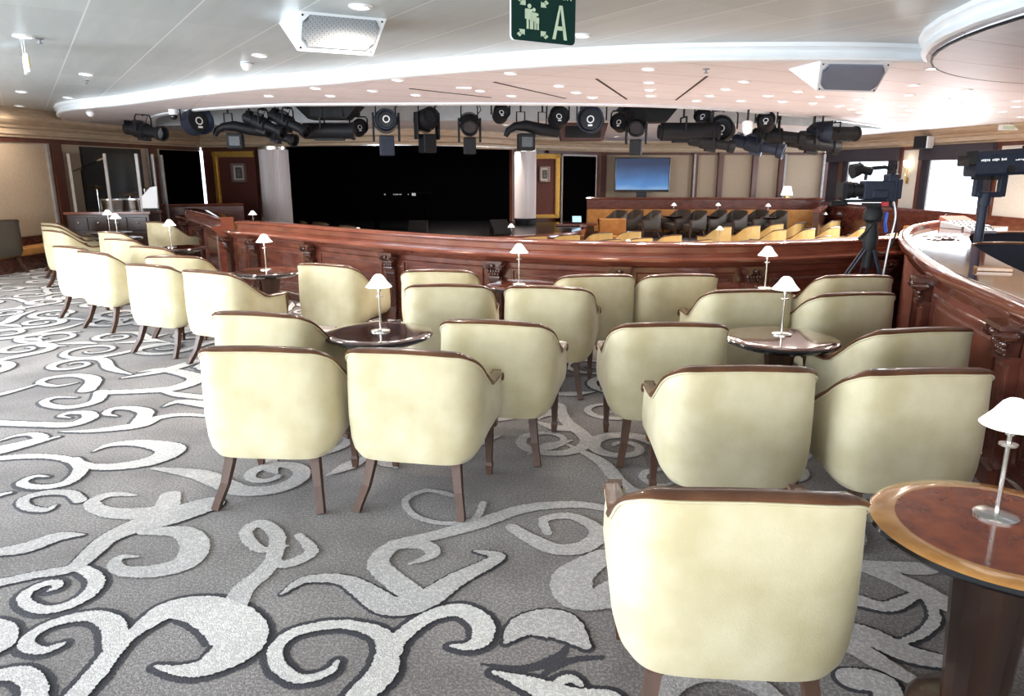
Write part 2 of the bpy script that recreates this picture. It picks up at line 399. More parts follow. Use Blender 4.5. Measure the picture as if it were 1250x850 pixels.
    S([(124, 479), (116, 491), (86, 498), (62, 496), (54, 491), (69, 486), (94, 486)], [.05, .045, .04, .035, .03, .025, .008])
    S([(106, 477), (114, 464), (94, 459), (62, 462), (49, 468), (69, 472), (94, 468)], [.06, .055, .045, .035, .03, .025, .008])
    S([(124, 480), (175, 478), (215, 474), (240, 462), (200, 452), (170, 455)], [.05, .055, .07, .07, .05, .01])
    S([(250, 486), (215, 482), (190, 476)], [.05, .04, .008]); S([(255, 495), (220, 491), (200, 497)], [.06, .04, .008])
    S([(283, 752), (296, 722), (322, 700), (334, 682), (338, 655), (318, 640), (300, 652), (318, 672), (350, 668)], [.05, .045, .04, .035, .035, .032, .03, .025, .01], 0, True)
    S([(208, 606), (200, 622), (170, 628), (130, 626), (112, 615), (135, 605), (165, 606)], [.05, .06, .06, .045, .035, .03, .01], 0, True)
    S([(98, 612), (85, 603), (55, 603), (30, 610), (32, 620), (55, 624), (68, 618)], [.03, .03, .03, .028, .026, .022, .008], .014, True)
    S([(365, 655), (380, 675), (350, 690), (330, 685)], [.02, .03, .03, .01], 0, True)
    # scrolls under the tables, coloured paler for the sheen on the floor
    S([(480, 665), (530, 655), (585, 640), (640, 622), (700, 617), (740, 622)], [.03, .04, .045, .04, .035, .03], 0, True)
    S([(625, 645), (650, 660), (680, 672), (715, 668), (730, 650), (700, 632), (665, 635), (668, 652)], [.03, .04, .045, .045, .04, .03, .025, .02], 0, True)
    S([(590, 615), (578, 635), (540, 640), (505, 630), (495, 612), (520, 600), (552, 606)], [.018] * 7, 0, True)
    S([(735, 680), (700, 705), (705, 730), (740, 735)], [.05, .08, .08, .05], 0, True)
    S([(1050, 735), (1085, 742), (1125, 728), (1140, 760), (1100, 785), (1050, 772)], [.04, .03, .02, .02, .015, .01], .014, True)
    S([(1170, 812), (1110, 800), (1060, 778), (1030, 770)], [.03, .05, .055, .05], .014, True)
    S([(1040, 830), (1075, 835), (1085, 858)], [.05, .05, .04], .014, True)
    # the rest of the field: repeated S scrolls
    def scroll(cx, cy, a0, r0, sgn, turns, w):
        pts = []; hw = []
        n = int(12 * turns)
        for i in range(n + 1):
            t = i / n; r = r0 * (1 - .78 * t); a = a0 + sgn * t * turns * 2 * PI
            pts.append((cx + r * math.cos(a), cy + r * math.sin(a))); hw.append(w * (1 - .72 * t))
        return pts, hw
    rnd = random.Random(11)
    cells = []
    y = 1.2
    while y < 15.5:
        x = -9.5
        while x < 3.4:
            cells.append((x + rnd.uniform(-.12, .12), y + rnd.uniform(-.12, .12))); x += .64
        y += .57
    for cx, cy in cells:
        if any((cx - u[0]) ** 2 + (cy - u[1]) ** 2 < .11 for u in used): continue
        if cx > 2.0 + .1 * cy or (cy > 6.2 and cx > -1.2): continue
        if cy > 9.6 and cx > -4.4: continue
        r = rnd.uniform(.21, .31); a = rnd.uniform(0, 2 * PI); sg = rnd.choice((-1, 1)); w = rnd.uniform(.035, .062)
        soft = cy < 5 and cx > -1.6  # pale and unoutlined where sheen washes the pattern out
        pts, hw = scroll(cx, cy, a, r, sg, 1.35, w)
        # lead-in stem
        t = Vector((math.sin(a) * sg, -math.cos(a) * sg)); s0 = Vector(pts[0])
        lead = [tuple(s0 + t * .52 + Vector((math.cos(a), math.sin(a))) * .20), tuple(s0 + t * .26 + Vector((math.cos(a), math.sin(a))) * .05)]
        P = lead + pts; Hh = [w * .25, w * .95] + hw
        if not soft: ribbon(P, Hh, 1, Z1, .021)
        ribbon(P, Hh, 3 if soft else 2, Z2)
        if rnd.random() < .6:
            b = a + PI * .75; L = [(cx + math.cos(b) * .30, cy + math.sin(b) * .30), (cx + math.cos(b + .35) * .42, cy + math.sin(b + .35) * .42), (cx + math.cos(b + .6) * .56, cy + math.sin(b + .6) * .5)]
            if not soft: ribbon(L, [.006, .05, .006], 1, Z1, .013)
            ribbon(L, [.006, .05, .006], 3 if soft else 2, Z2)

fl = MB()
edge = offset(RAIL, .12)   # inner side of the rail
poly = [(-12, -5), (9.8, -5), (9.8, 9.2), (6.0, 9.2)] + [(4.5, 8.6), (3.95, 7.6)] + list(reversed(offset(RAIL, -.1))) + [(-7.2, 15.4), (-12, 15.4)]
fl.add([(x, y, -.08) for x, y in poly] + [(x, y, 0) for x, y in poly],
       [tuple(range(len(poly), 2 * len(poly)))] + [(i, (i + 1) % len(poly), len(poly) + (i + 1) % len(poly), len(poly) + i) for i in range(len(poly))], 0, False)
strokes_mesh(fl)
struct(fl.build('floor', [c_base, c_dark, c_cream, c_sheen]))
pit = MB(); pit.box((.5, 13, -.55), (24, 26, .1)); struct(pit.build('floor_pit', c_pit))
tier = MB(); tier.box((5.2, 21.6, -.39), (9.6, 3.6, .22)); struct(tier.build('floor_tier', c_pit))

# ------------------------------------------------------------------ tub chair
def tub_path():
    """outline of the shell in plan, from front left round the back to front right; returns (x, y, s)"""
    a, b, n = .324, .30, 4.6
    pts = []
    for k in range(4): pts.append((-a, .24 - k * .06))
    N = 36
    for k in range(N + 1):
        t = PI * k / N
        cx, sy = -math.cos(t), -math.sin(t)
        pts.append((a * math.copysign(abs(cx) ** (2 / n), cx), b * math.copysign(abs(sy) ** (2 / n), sy)))
    for k in range(1, 5): pts.append((a, k * .06))
    L = [0]
    for i in range(1, len(pts)): L.append(L[-1] + math.dist(pts[i], pts[i - 1]))
    m = L[-1] / 2
    return [(p[0], p[1], l - m) for p, l in zip(pts, L)]
def smooth(t): t = max(0, min(1, t)); return t * t * (3 - 2 * t)
def ztop(s):
    s = abs(s)
    return .788 - .014 * min(1, s / .3) ** 2 - .215 * smooth((s - .235) / .40)
def make_chair(name, fab, label, cat='armchair', wood=walnut, group=None):
    root = thing(name, (0, 0, 0), 0, label, cat, group)
    path = tub_path(); n = len(path)
    # shell -------------------------------------------------
    mb = MB(); TH_ = .055
    prof = [(.80, .250), (.90, .256), (.965, .288), (1.0, .345), (1.02, .46), (1.015, .62), (1.0, None)]
    nrm = []
    for i in range(n):
        d = Vector((path[min(i + 1, n - 1)][0] - path[max(i - 1, 0)][0], path[min(i + 1, n - 1)][1] - path[max(i - 1, 0)][1])).normalized()
        nrm.append(Vector((d.y, -d.x)))   # outward for this direction of travel
    rows = []
    for i, (x, y, s) in enumerate(path):
        zt = ztop(s) - .006; row = []
        for sc, z in prof:
            zz = zt if z is None else .265 + (z - .265) * (zt - .265) / (.78 - .265) if z > .3 else z
            lift = .05 * smooth((abs(s) - .22) / .42) * max(0, 1 - (zz - .265) / .25)
            row.append((x * sc, y * (1 - (1 - sc) * .55), zz + lift))
        # over the top and down the inside
        ix, iy = x - nrm[i].x * TH_, y - nrm[i].y * TH_
        row.append((x - nrm[i].x * TH_ * .5, y - nrm[i].y * TH_ * .5, zt + .006))
        row.append((ix, iy, zt)); row.append((ix * .98, iy * .98 + .01, .56)); row.append((ix * .97, iy * .96 + .012, .40)); row.append((ix * .8, iy * .8, .27))
        rows.append(row)
    k = len(rows[0]); vs = [p for r in rows for p in r]; fs = []
    for i in range(n - 1):
        for j in range(k): fs.append((i * k + j, i * k + (j + 1) % k, (i + 1) * k + (j + 1) % k, (i + 1) * k + j))
    fs.append(tuple(range(k))); fs.append(tuple((n - 1) * k + j for j in reversed(range(k))))
    fs = [tuple(reversed(f)) for f in fs]
    mb.add(vs, fs, 0)
    mb.build('upholstered_shell', fab, root, angle=50)
    # piping at the seam under the rail
    pts = [(x * 1.012 + 0, y * 1.012, ztop(s) - .012) for x, y, s in path]
    MB().tube(pts, .004, 6).build('piping', fab, root)
    # wooden top rail -----------------------------------------
    mb = MB(); rows = []
    for i, (x, y, s) in enumerate(path):
        zt = ztop(s); a = abs(s); th = .015 if a < .36 else .015 - .002 * smooth((a - .36) / .02)
        ear = .012 * math.exp(-((a - .55) / .035) ** 2)
        o = .006 + ear * .8; w = TH_ - .004
        n_ = nrm[i]; top = zt + th - .004 + ear
        row = []
        for off, z in ((o - .004, zt - .010), (o + .002, zt + .004), (o, top - .006), (o - .008, top), (o - w + .008, top), (o - w - .004, top - .008), (o - w, zt - .004)):
            row.append((x + n_.x * off, y + n_.y * off, z))
        rows.append(row)
    # scrolled arm ends dropping to the front
    def extend(row, dys, drop):
        return [(x, y + dys, z - drop) for x, y, z in row]
    rows = [extend(rows[0], .055, .045), extend(rows[0], .045, .014), extend(rows[0], .02, .002)] + rows + [extend(rows[-1], .02, .002), extend(rows[-1], .045, .014), extend(rows[-1], .055, .045)]
    k = len(rows[0]); N = len(rows); vs = [p for r in rows for p in r]; fs = []
    for i in range(N - 1):
        for j in range(k): fs.append((i * k + (j + 1) % k, i * k + j, (i + 1) * k + j, (i + 1) * k + (j + 1) % k))
    fs.append(tuple(reversed(range(k)))); fs.append(tuple((N - 1) * k + j for j in range(k)))
    mb.add(vs, [tuple(reversed(f)) for f in fs], 0)
    mb.build('top_rail', wood, root, angle=45)
    # arm fronts
    for sx in (-1, 1):
        m = MB(); m.tube([(sx * .295, .262, .565), (sx * .294, .268, .50), (sx * .290, .262, .42), (sx * .286, .255, .33), (sx * .28, .25, .27)], [.034, .034, .028, .027, .03], 4, sq=True)
        m.build('arm_front', wood, root)
    # seat cushion
    m = MB(); rows = []
    for zz, sc in ((.30, .92), (.345, .965), (.385, .985), (.42, .97), (.44, .90), (.45, .70), (.452, .35)):
        rows.append([(x * sc, y * sc + .0, zz) for x, y in [(-.255, .275), (-.258, .15), (-.258, 0), (-.245, -.12), (-.19, -.205), (-.10, -.24), (0, -.245), (.10, -.24), (.19, -.205), (.245, -.12), (.258, 0), (.258, .15), (.255, .275), (.13, .288), (0, .29), (-.13, .288)]])
    k = 16; vs = [p for r in rows for p in r]; fs = []
    for i in range(len(rows) - 1):
        for j in range(k): fs.append((i * k + j, i * k + (j + 1) % k, (i + 1) * k + (j + 1) % k, (i + 1) * k + j))
    fs.append(tuple((len(rows) - 1) * k + j for j in range(k))); fs.append(tuple(reversed(range(k))))
    m.add(vs, fs, 0); m.build('seat_cushion', fab, root, angle=60)
    m = MB(); m.box((0, .262, .275), (.52, .03, .06)); m.box((0, 0, .268), (.42, .44, .03)); m.build('seat_frame', wood, root)
    # legs
    for sx in (-1, 1):
        m = MB(); m.tube([(sx * .205, -.20, .30), (sx * .210, -.215, .22), (sx * .228, -.252, .11), (sx * .250, -.300, .03), (sx * .256, -.318, 0)], [.031, .030, .026, .024, .025], 4, sq=True)
        m.build('leg', legwood, root)
        m = MB(); m.tube([(sx * .262, .235, .29), (sx * .262, .235, .20), (sx * .262, .235, .085), (sx * .262, .235, .07), (sx * .262, .235, .055), (sx * .262, .235, 0)], [.030, .028, .020, .020, .026, .018], 4, sq=True)
        m.build('leg', legwood, root)
    return root
chair0 = make_chair('tub_chair', cream, 'cream velvet tub chair with walnut rail, large in the foreground beside the burl-topped table')
used0 = False
def put_chair(bx, by, yaw, label, group=None):
    global used0
    a = math.radians(yaw); loc = (bx - math.sin(a) * .30, by + math.cos(a) * .30, 0)
    if not used0:
        used0 = True; chair0.location = loc; chair0.rotation_euler.z = a; chair0['label'] = label
        if group: chair0['group'] = group
        return chair0
    return dup(chair0, loc, a, label, group)
G = 'cream tub chairs in the lounge'
CH = [
 (.56, 1.66, -4, 'cream velvet tub chair in the right foreground, nearest and largest of all'),
 (.90, 2.84, -1, 'cream tub chair directly behind the foreground chair, left of a touching pair'),
 (1.58, 2.80, 3, 'cream tub chair right of a pair below the round reddish table'),
 (.79, 3.70, 0, 'cream tub chair left of the reddish round table, its legs on open carpet'),
 (1.97, 3.57, 8, 'cream tub chair right of the reddish round table near the panelled booth'),
 (1.50, 4.78, 2, 'cream tub chair just behind the reddish round table, on its left'),
 (2.12, 4.66, 8, 'cream tub chair just behind the reddish round table, on its right'),
 (1.31, 5.50, 6, 'cream tub chair against the partition, left of the further lamp near the booth'),
 (2.64, 5.45, 2, 'cream tub chair in front of the camera tripod, only its back top showing'),
 (-1.08, 3.17, -4, 'cream tub chair left of the front pair by the dark round table'),
 (-.45, 3.12, -11, 'cream tub chair right of the front pair by the dark round table, back turned'),
 (-1.36, 3.99, -12, 'cream tub chair left of the dark round table, hidden below by the front pair'),
 (-.10, 3.76, -12, 'cream tub chair right of the dark round table, set back from the front pair'),
 (-.43, 5.02, -3, 'cream tub chair in the middle row, behind the dark round table'),
 (.22, 4.94, -12, 'cream tub chair in the middle row with two legs showing on the open aisle'),
 (-.60, 5.75, -4, 'cream tub chair tucked against the partition behind the middle row, mostly hidden'),
 (.66, 5.48, 6, 'cream tub chair against the partition, right of the middle slim lamp'),
 (-1.52, 6.15, -22, 'cream tub chair alone right of the table by the partition, back broad and plain'),
 (-2.30, 5.72, -26, 'cream tub chair standing on the aisle left of the table by the partition'),
 (-2.92, 6.12, -24, 'cream tub chair on the aisle edge, third from the front of the left row'),
 (-3.90, 7.12, -32, 'cream tub chair with a tan shaded side, fourth along the left aisle row'),
 (-4.40, 7.62, -28, 'cream tub chair pressed behind the fourth one of the left aisle row'),
 (-2.98, 6.75, -6, 'cream tub chair behind the aisle row, beside the table by the partition'),
 (-3.62, 7.62, -26, 'cream tub chair behind the aisle row, left of its neighbour at the table'),
 (-4.60, 8.45, -26, 'cream tub chair beside the small distant table on the left'),
 (-5.25, 9.45, -30, 'cream tub chair behind the small distant table lamp on the left'),
 (-6.15, 9.68, -34, 'cream tub chair in the far left stack of three, lowest of the three'),
 (-6.72, 10.55, -34, 'cream tub chair in the far left stack of three, middle one'),
 (-7.20, 11.30, -34, 'cream tub chair in the far left stack of three, furthest back'),
 (-5.55, 11.35, -30, 'cream tub chair at the far left in front of the dark cabinet'),
]
for bx, by, yaw, lab in CH:
    if lab.startswith('cream tub chair against') or 'tripod' in lab or 'tucked' in lab or by > 8: put_chair(bx, by, yaw, lab, group=G)
    else: put_chair(bx * 1.065, by - .03, yaw, lab, group=G)
def raw_chair(x, y, z, yaw, label, src, group=None):
    return dup(src, (x, y, z), math.radians(yaw), label, group)
raw_chair(1.02, .92, 0, 25, 'cream tub chair cut off at the bottom edge, only its curled wooden arm showing', chair0, G)
raw_chair(1.93, 1.10, 0, 80, 'cream tub chair cut off at the right edge behind the near table pedestal', chair0, G)
wing = make_chair('armchair', brownf, 'dark wooden-sided armchair with cream seat, cut by the left edge of the photo', wood=legwood)
wing.location = (-8.05, 11.2, 0); wing.rotation_euler.z = math.radians(75); wing.scale = (1.05, 1.05, 1.05)
for ch in list(wing.children):
    if ch.name.startswith('seat_cushion'): ch.data.materials[0] = cream

# ------------------------------------------------------------------ tables and lamps
def make_table(name, top_mats, label, R=.325):
    root = thing(name, (0, 0, 0), 0, label, 'table', 'round pedestal tables')
    m = MB(); m.lathe([(.0, .618), (.13, .618), (R * .80, .6185), (R - .012, .6175), (R, .612)], n=56, mis=[0, 0, 1, 1]); m.build('tabletop', top_mats, root)
    m = MB(); m.lathe([(R, .612), (R + .006, .603), (R - .002, .592), (R - .014, .588), (R - .03, .586), (R - .05, .572), (.05, .570)], n=56); m.build('table_edge', blackg, root)
    m = MB(); m.lathe([(.16, .575), (.14, .56), (.10, .545), (.085, .50), (.075, .40), (.068, .25), (.078, .14), (.10, .11), (.11, .09), (.02, .088)], n=12); m.build('pedestal', legwood, root, angle=20)
    m = MB()
    for k in range(4):
        a = PI / 4 + k * PI / 2; c, s = math.cos(a), math.sin(a)
        m.tube([(c * .05, s * .05, .12), (c * .14, s * .14, .09), (c * .22, s * .22, .045), (c * .255, s * .255, .032)], [.035, .033, .027, .026], 4, sq=True)
        m.box((c * .245, s * .245, .018), (.055, .055, .036), rz=a)
    m.build('foot_cross', legwood, root)
    m = MB(); 
    for k in range(4):
        a = k * PI / 2; m.box((math.cos(a) * .12, math.sin(a) * .12, .560), (.17, .03, .022), rz=a)
    m.build('top_bearer', legwood, root)
    return root
tb_light = make_table('pedestal_table', [inlay_c, inlay_e], 'round burl-topped table with pale border in the right foreground', .33)
m_ = tb_light; m_.location = (1.345, 1.80, 0); m_.rotation_euler.z = .3
# the near table's solid trumpet pedestal
for ch in list(m_.children):
    if ch.name.startswith('pedestal'): bpy.data.objects.remove(ch)
for ch in list(m_.children):
    if ch.name.startswith('foot_cross'): bpy.data.objects.remove(ch)
dkw = mat('near black wood', (.022, .010, .007), .3, noise=(10, (.05, .022, .012), 5, (1, 1, .15)), coat=.3)
m = MB(); m.lathe([(.118, .575), (.112, .55), (.104, .45), (.094, .3), (.086, .15), (.082, .06), (.02, .058)], n=14); m.build('pedestal', dkw, m_, angle=20)
m = MB(); m.lathe([(.082, .065), (.15, .045), (.17, .02), (.17, 0), (0, 0)], n=32); m.build('foot', dkw, m_)
tb_red = make_table('pedestal_table', [redtop, redtop], 'round reddish table with a slim lamp among the right chairs'); tb_red.location = (1.58, 4.13, 0)
tb_dark = make_table('pedestal_table', [darktop, darktop], 'round dark glossy table with a slim lamp behind the front pair of chairs'); tb_dark.location = (-.81, 4.27, 0)
GT = 'round pedestal tables'
dup(tb_dark, (.11, 6.14, 0), .4, 'round dark table against the partition behind the middle row', GT)
dup(tb_dark, (1.96, 5.98, 0), .2, 'round dark table at the partition left of the tripod', GT)
dup(tb_dark, (-2.37, 7.03, 0), .7, 'round dark table by the partition between the lone chair and the aisle row', GT)
dup(tb_dark, (-4.25, 9.25, 0), .1, 'small looking dark round table on the left, beyond the aisle row', GT)
dup(tb_dark, (-5.75, 10.6, 0), .1, 'dark round table at the far left in front of the cabinet, right one', GT)
dup(tb_dark, (-6.38, 11.55, 0), .1, 'dark round table at the far left in front of the cabinet, left one', GT)
def make_lamp():
    root = thing('table_lamp', (0, 0, 0), 0, 'slim steel table lamp', 'lamp', 'slim white-shaded table lamps')
    MB().lathe([(0, 0), (.058, 0), (.058, .006), (.050, .010), (.012, .013), (0, .013)], n=32).build('lamp_base', chrome, root)
    m = MB(); m.cyl((0, 0, .012), (0, 0, .285), .0065); m.cyl((0, 0, .245), (0, 0, .285), .012); m.build('pole', chrome, root)
    m = MB(); m.lathe([(.008, .212), (.024, .214), (.024, .219), (.008, .221)], n=20); m.build('collar', chrome, root)
    m = MB(); m.lathe([(.077, .272), (.079, .2735), (.052, .305), (.030, .338), (.017, .348), (.001, .350)], n=36)
    m.lathe([(.001, .346), (.016, .344), (.028, .334), (.050, .303), (.077, .272)], n=36); m.build('lamp_shade', shade_m, root, angle=60)
    return root
lamp0 = make_lamp()
GL = 'slim white-shaded table lamps'
T0 = .6178
near_lamps = [
 (1.372, 1.87, 'steel lamp with white cone shade on the burl-topped foreground table'),
 (1.61, 4.20, 'steel lamp with white cone shade on the reddish round table'),
 (-.80, 4.29, 'steel lamp with white cone shade on the dark table behind the front pair'),
 (.06, 6.15, 'steel lamp with white shade in front of the partition at the middle'),
 (2.10, 5.93, 'steel lamp with white shade on the table left of the tripod'),
 (-2.42, 7.08, 'steel lamp with white shade at the left of the partition, above the lone chair'),
 (-4.33, 9.22, 'small steel lamp with white shade left of the partition end'),
 (-5.75, 10.6, 'tiny white-shaded lamp in front of the dark cabinet, right one'),
 (-6.38, 11.55, 'tiny white-shaded lamp in front of the dark cabinet, left one'),
]
for i, (x, y, l) in enumerate(near_lamps):
    if i == 0: lamp0.location = (x, y, T0); lamp0['label'] = l
    else: dup(lamp0, (x, y, T0), 0, l, GL)

# ------------------------------------------------------------------ panelled partition
def acc_len(path):
    L = [0]
    for i in range(1, len(path)): L.append(L[-1] + math.dist(path[i], path[i - 1]))
    return L
def at_len(path, L, s):
    s = max(0, min(L[-1] - 1e-6, s))
    for i in range(1, len(path)):
        if L[i] >= s:
            t = (s - L[i - 1]) / (L[i] - L[i - 1] + 1e-9)
            a, b = Vector(path[i - 1]), Vector(path[i]); p = a.lerp(b, t); d = (b - a).normalized()
            return p, d
def s_for_px(path, L, px, z):
    best = None
    for k in range(int(L[-1] / .01)):
        p, d = at_len(path, L, k * .01)
        e = abs(projx(p.x, p.y, z) - px)
        if best is None or e < best[0]: best = (e, k * .01)
    return best[1]
def capital_mesh(h=.16, w=.20):
    """carved ionic-acanthus capital; local: x along wall, -y outward, z up, top at 0"""
    m = MB()
    m.box((0, -.055, -.012), (w + .03, .13, .024)); m.box((0, -.05, -.034), (w * .86, .10, .02))
    for sx in (-1, 1):
        for r, d in ((.034, .0), (.024, .012), (.013, .022)):
            m.cyl((sx * w * .40, -.04, -.052), (sx * w * .40, -.112 - d, -.052), r, n=14)
        m.cyl((sx * w * .48, -.03, -.052), (sx * w * .48, -.09, -.075), .016, n=8)
    m.ball((0, -.108, -.045), .022, 8)
    for k in range(-3, 4): m.ball((k * .024, -.10, -.056 - .004 * abs(k)), .011, 6)
    for row, zz, n_, hh in ((0, -.10, 5, .045), (1, -.13, 4, .04)):
        for k in range(n_):
            x = (k - (n_ - 1) / 2) * w * .17
            m.ball((x, -.075 + row * .012, zz), .02, 8, sc=(.75, .9, hh / .02 * .55)); m.ball((x, -.092 + row * .012, zz + hh * .5), .011, 6, sc=(1.1, 1, .7))
    m.box((0, -.035, -.10), (w * .74, .07, .12), taper=.85)
    m.box((0, -.045, -h - .008), (w * .70, .085, .02))
    return m
CAPM = None
def pilaster(parent, p, d, z1, w=.17, face=.0):
    """a fluted shaft (part) with a carved capital (sub-part)"""
    ang = math.atan2(d.y, d.x)
    zc = z1 - .16
    m = MB(); m.box((0, -.02, zc / 2 + .04), (w * .78, .045, zc - .08)); m.box((0, -.03, .05), (w * .95, .07, .10)); m.box((0, -.027, zc - .02), (w * .88, .06, .03))
    for k in range(-2, 3): m.cyl((k * w * .14, -.042, .14), (k * w * .14, -.042, zc - .06), .0095, n=8)
    o = m.build('pilaster', mahogd if parent['category'] == 'partition' else mahog, parent, (p.x, p.y, 0), ang)
    c = capital_mesh(w=w).build('capital', mahogd, o, (0, 0, z1), 0)
    return o
def panel(parent, path, L, s0, s1, z0, z1, off, name='raised_panel', mt=None):
    """raised and fielded panel following the curve; off = how far the stile face stands outward (negative = outward)"""
    n = max(3, int((s1 - s0) / .12)); P = []
    m = MB()
    def ring(ins, o):
        a = []
        for k in range(n + 1):
            p, d = at_len(path, L, s0 + ins + (s1 - s0 - 2 * ins) * k / n); nn = Vector((d.y, -d.x)); q = p + nn * o
            a.append((q.x, q.y))
        return a
    steps = [(0, off), (.010, off + .014), (.026, off + .014), (.030, off - .010), (.040, off - .010), (.075, off + .008), (.080, off + .004)]
    # sign: outward (to the camera) is the right-hand side for paths running left to right
    rings = []
    for ins, o in steps:
        a = ring(ins, o); rings.append(([(x, y, z0 + ins) for x, y in a], [(x, y, z1 - ins) for x, y in a]))
    for i in range(len(rings) - 1):
        (b0, t0), (b1, t1) = rings[i], rings[i + 1]
        for A, B in ((b0, b1), (t1, t0)):
            o_ = len(m.v); m.v += A + B; c = len(A)
            for k in range(c - 1): m.f.append((o_ + k, o_ + k + 1, o_ + c + k + 1, o_ + c + k)); m.m.append(0); m.s.append(False)
        o_ = len(m.v); m.v += [b0[0], b1[0], t1[0], t0[0], b0[-1], b1[-1], t1[-1], t0[-1]]
        m.f.append((o_, o_ + 1, o_ + 2, o_ + 3)); m.f.append((o_ + 7, o_ + 6, o_ + 5, o_ + 4)); m.m += [0, 0]; m.s += [False, False]
    b, t = rings[-1]; o_ = len(m.v); m.v += b + t; c = len(b)
    for k in range(c - 1): m.f.append((o_ + k, o_ + k + 1, o_ + c + k + 1, o_ + c + k)); m.m.append(0); m.s.append(False)
    return m.build(name, mt or mahog, parent)

LR = acc_len(RAIL)
s_split = s_for_px(RAIL, LR, 272, .8)
def sub(path, L, s0, s1, step=.12):
    n = max(2, int((s1 - s0) / step)); return [tuple(at_len(path, L, s0 + (s1 - s0) * k / n)[0]) for k in range(n + 1)]
def partition(name, s0, s1, pil_px, label, curb0=.18):
    root = thing(name, (*at_len(RAIL, LR, (s0 + s1) / 2)[0], 0), 0, label, 'partition')
    root.location = (0, 0, 0)
    path = sub(RAIL, LR, s0, s1)
    # the lip path is the outermost edge (towards the camera = right side of travel)
    MB().sweep(path, [(-.09, -.5), (-.09, .73), (-.29, .73), (-.29, -.5)], closed=True, smooth=False).build('carcass', mahog, root)
    MB().sweep(path, [(-.065, 0), (-.065, .09), (-.075, .10), (-.09, .105), (-.09, 0)], closed=True, smooth=False).build('base_molding', mahogd, root)
    pr = [(-.10, .70), (-.06, .715), (-.03, .745), (-.012, .758), (0, .768), (.004, .785), (-.004, .797), (-.02, .800), (-.09, .800), (-.10, .802), (-.31, .802), (-.31, .73), (-.10, .725)]
    MB().sweep(path, pr, closed=True).build('ledge', mahog2, root, angle=30)
    path2 = sub(RAIL, LR, s0 + curb0, s1)
    pr = [(-.125, .80), (-.120, .825), (-.135, .835), (-.135, .885), (-.115, .895), (-.105, .905), (-.108, .918), (-.125, .924), (-.30, .924), (-.31, .915), (-.30, .80)]
    MB().sweep(path2, pr, closed=True).build('top_rail', mahog2, root, angle=30)
    ss = sorted([s_for_px(RAIL, LR, px, .6) for px in pil_px])
    L = LR
    for i, s in enumerate(ss):
        p, d = at_len(RAIL, L, s); nn = Vector((d.y, -d.x)); q = p - nn * .085
        pilaster(root, q, d, .725)
    b = ss + [s1]
    ends = [(ss[i] + .15, ss[i + 1] - .15) for i in range(len(ss) - 1)]
    if s1 - ss[-1] > .5: ends.append((ss[-1] + .15, s1 - .1))
    for a, c in ends:
        if c - a > .25: panel(root, RAIL, L, a, c, .14, .66, -.0895)
    return root
partition('partition', s_split + .02, LR[-1], [274, 306, 374, 472, 602, 757, 921, 1083], 'long curved mahogany partition with carved capitals in front of the auditorium')
partition('partition', 0.0, s_split - .75, [222, 240], 'short darker mahogany partition at the far left beside the cabinet')

# booth -----------------------------------------------------------
LB = acc_len(BOOTH)
booth = thing('control_booth', (0, 0, 0), 0, 'curved mahogany control booth at the right with glossy desk top', 'booth')
MB().sweep(BOOTH, [(-.07, 0), (-.07, .88), (-.13, .88), (-.13, 0)], closed=True, smooth=False).build('carcass', mahog3, booth)
MB().sweep(BOOTH, [(-.045, 0), (-.045, .10), (-.06, .11), (-.07, .12), (-.07, 0)], closed=True, smooth=False).build('base_molding', mahogd, booth)
pr = [(-.07, .80), (-.055, .83), (-.04, .86), (-.03, .875), (-.012, .885), (0, .90), (.004, .93), (-.004, .95), (-.025, .962), (-.06, .962), (-.085, .95), (-.09, .90), (-.10, .86)]
MB().sweep(BOOTH, pr, closed=True).build('rim', mahog2, booth, angle=35)
deskp = sub(BOOTH, LB, 0.0, LB[-1] - .8, .15)
MB().sweep(deskp, [(-.08, .875), (-.08, .90), (-.62, .90), (-.62, .85), (-.60, .85)], closed=True, smooth=False).build('desk_top', desk_m, booth)
def s_booth(px):
    best = None
    for k in range(int(LB[-1] / .01)):
        p, d = at_len(BOOTH, LB, k * .01)
        if p.y > 6.6: continue
        e = abs(projx(p.x, p.y, .75) - px)
        if best is None or e < best[0]: best = (e, k * .01)
    return best[1]
bs = sorted(s_booth(px) for px in (1122, 1222))
for s in bs:
    p, d = at_len(BOOTH, LB, s); nn = Vector((d.y, -d.x)); pilaster(booth, p - nn * .068, d, .845, w=.20)
bb = [bs[0] - .85] + bs + [min(bs[1] + 1.0, LB[-1] - .05)]
for i in range(3):
    if bb[i + 1] - bb[i] > .5: panel(booth, BOOTH, LB, bb[i] + .17, bb[i + 1] - .17, .16, .76, -.0695)

# ------------------------------------------------------------------ ceiling
ZC, ZS, ZR = 2.55, 2.42, 2.78
cm = MB(); cm.box((0, 5, ZR + .05), (26, 46, .10)); struct(cm.build('ceiling_deck', slotm))
band = [at(x, y, 2.42) for x, y in [(75, 138), (150, 129), (230, 118.5), (310, 110), (400, 103.5), (500, 94), (640, 83.5), (750, 78), (850, 75), (1000, 74), (1090, 75.5)]]
band = [(-8.6, 14.6)] + band
DC, DR = (6.05, 4.35), 3.27
arc = []
j = at(1130, 77, 2.42)
a0 = math.atan2(j[1] - DC[1], j[0] - DC[0])
for k in range(0, 15): 
    a = a0 + (4.4 - a0) * k / 14; arc.append((DC[0] + DR * math.cos(a), DC[1] + DR * math.sin(a)))
bsp = [(p.x, p.y) for p in spline([(x, y, 0) for x, y in band], 6)]
front = bsp + arc                                   # edge of the lower ceiling towards the camera
# upper panelled ceiling (near): everything on the camera side of that edge
up = MB()
polyu = [(-11, 14.6)] + front + [(arc[-1][0], -5), (-11, -5)]
up.add([(x, y, ZC) for x, y in polyu], [tuple(range(len(polyu)))], 0, False)
o = struct(up.build('ceiling', ceil_m))
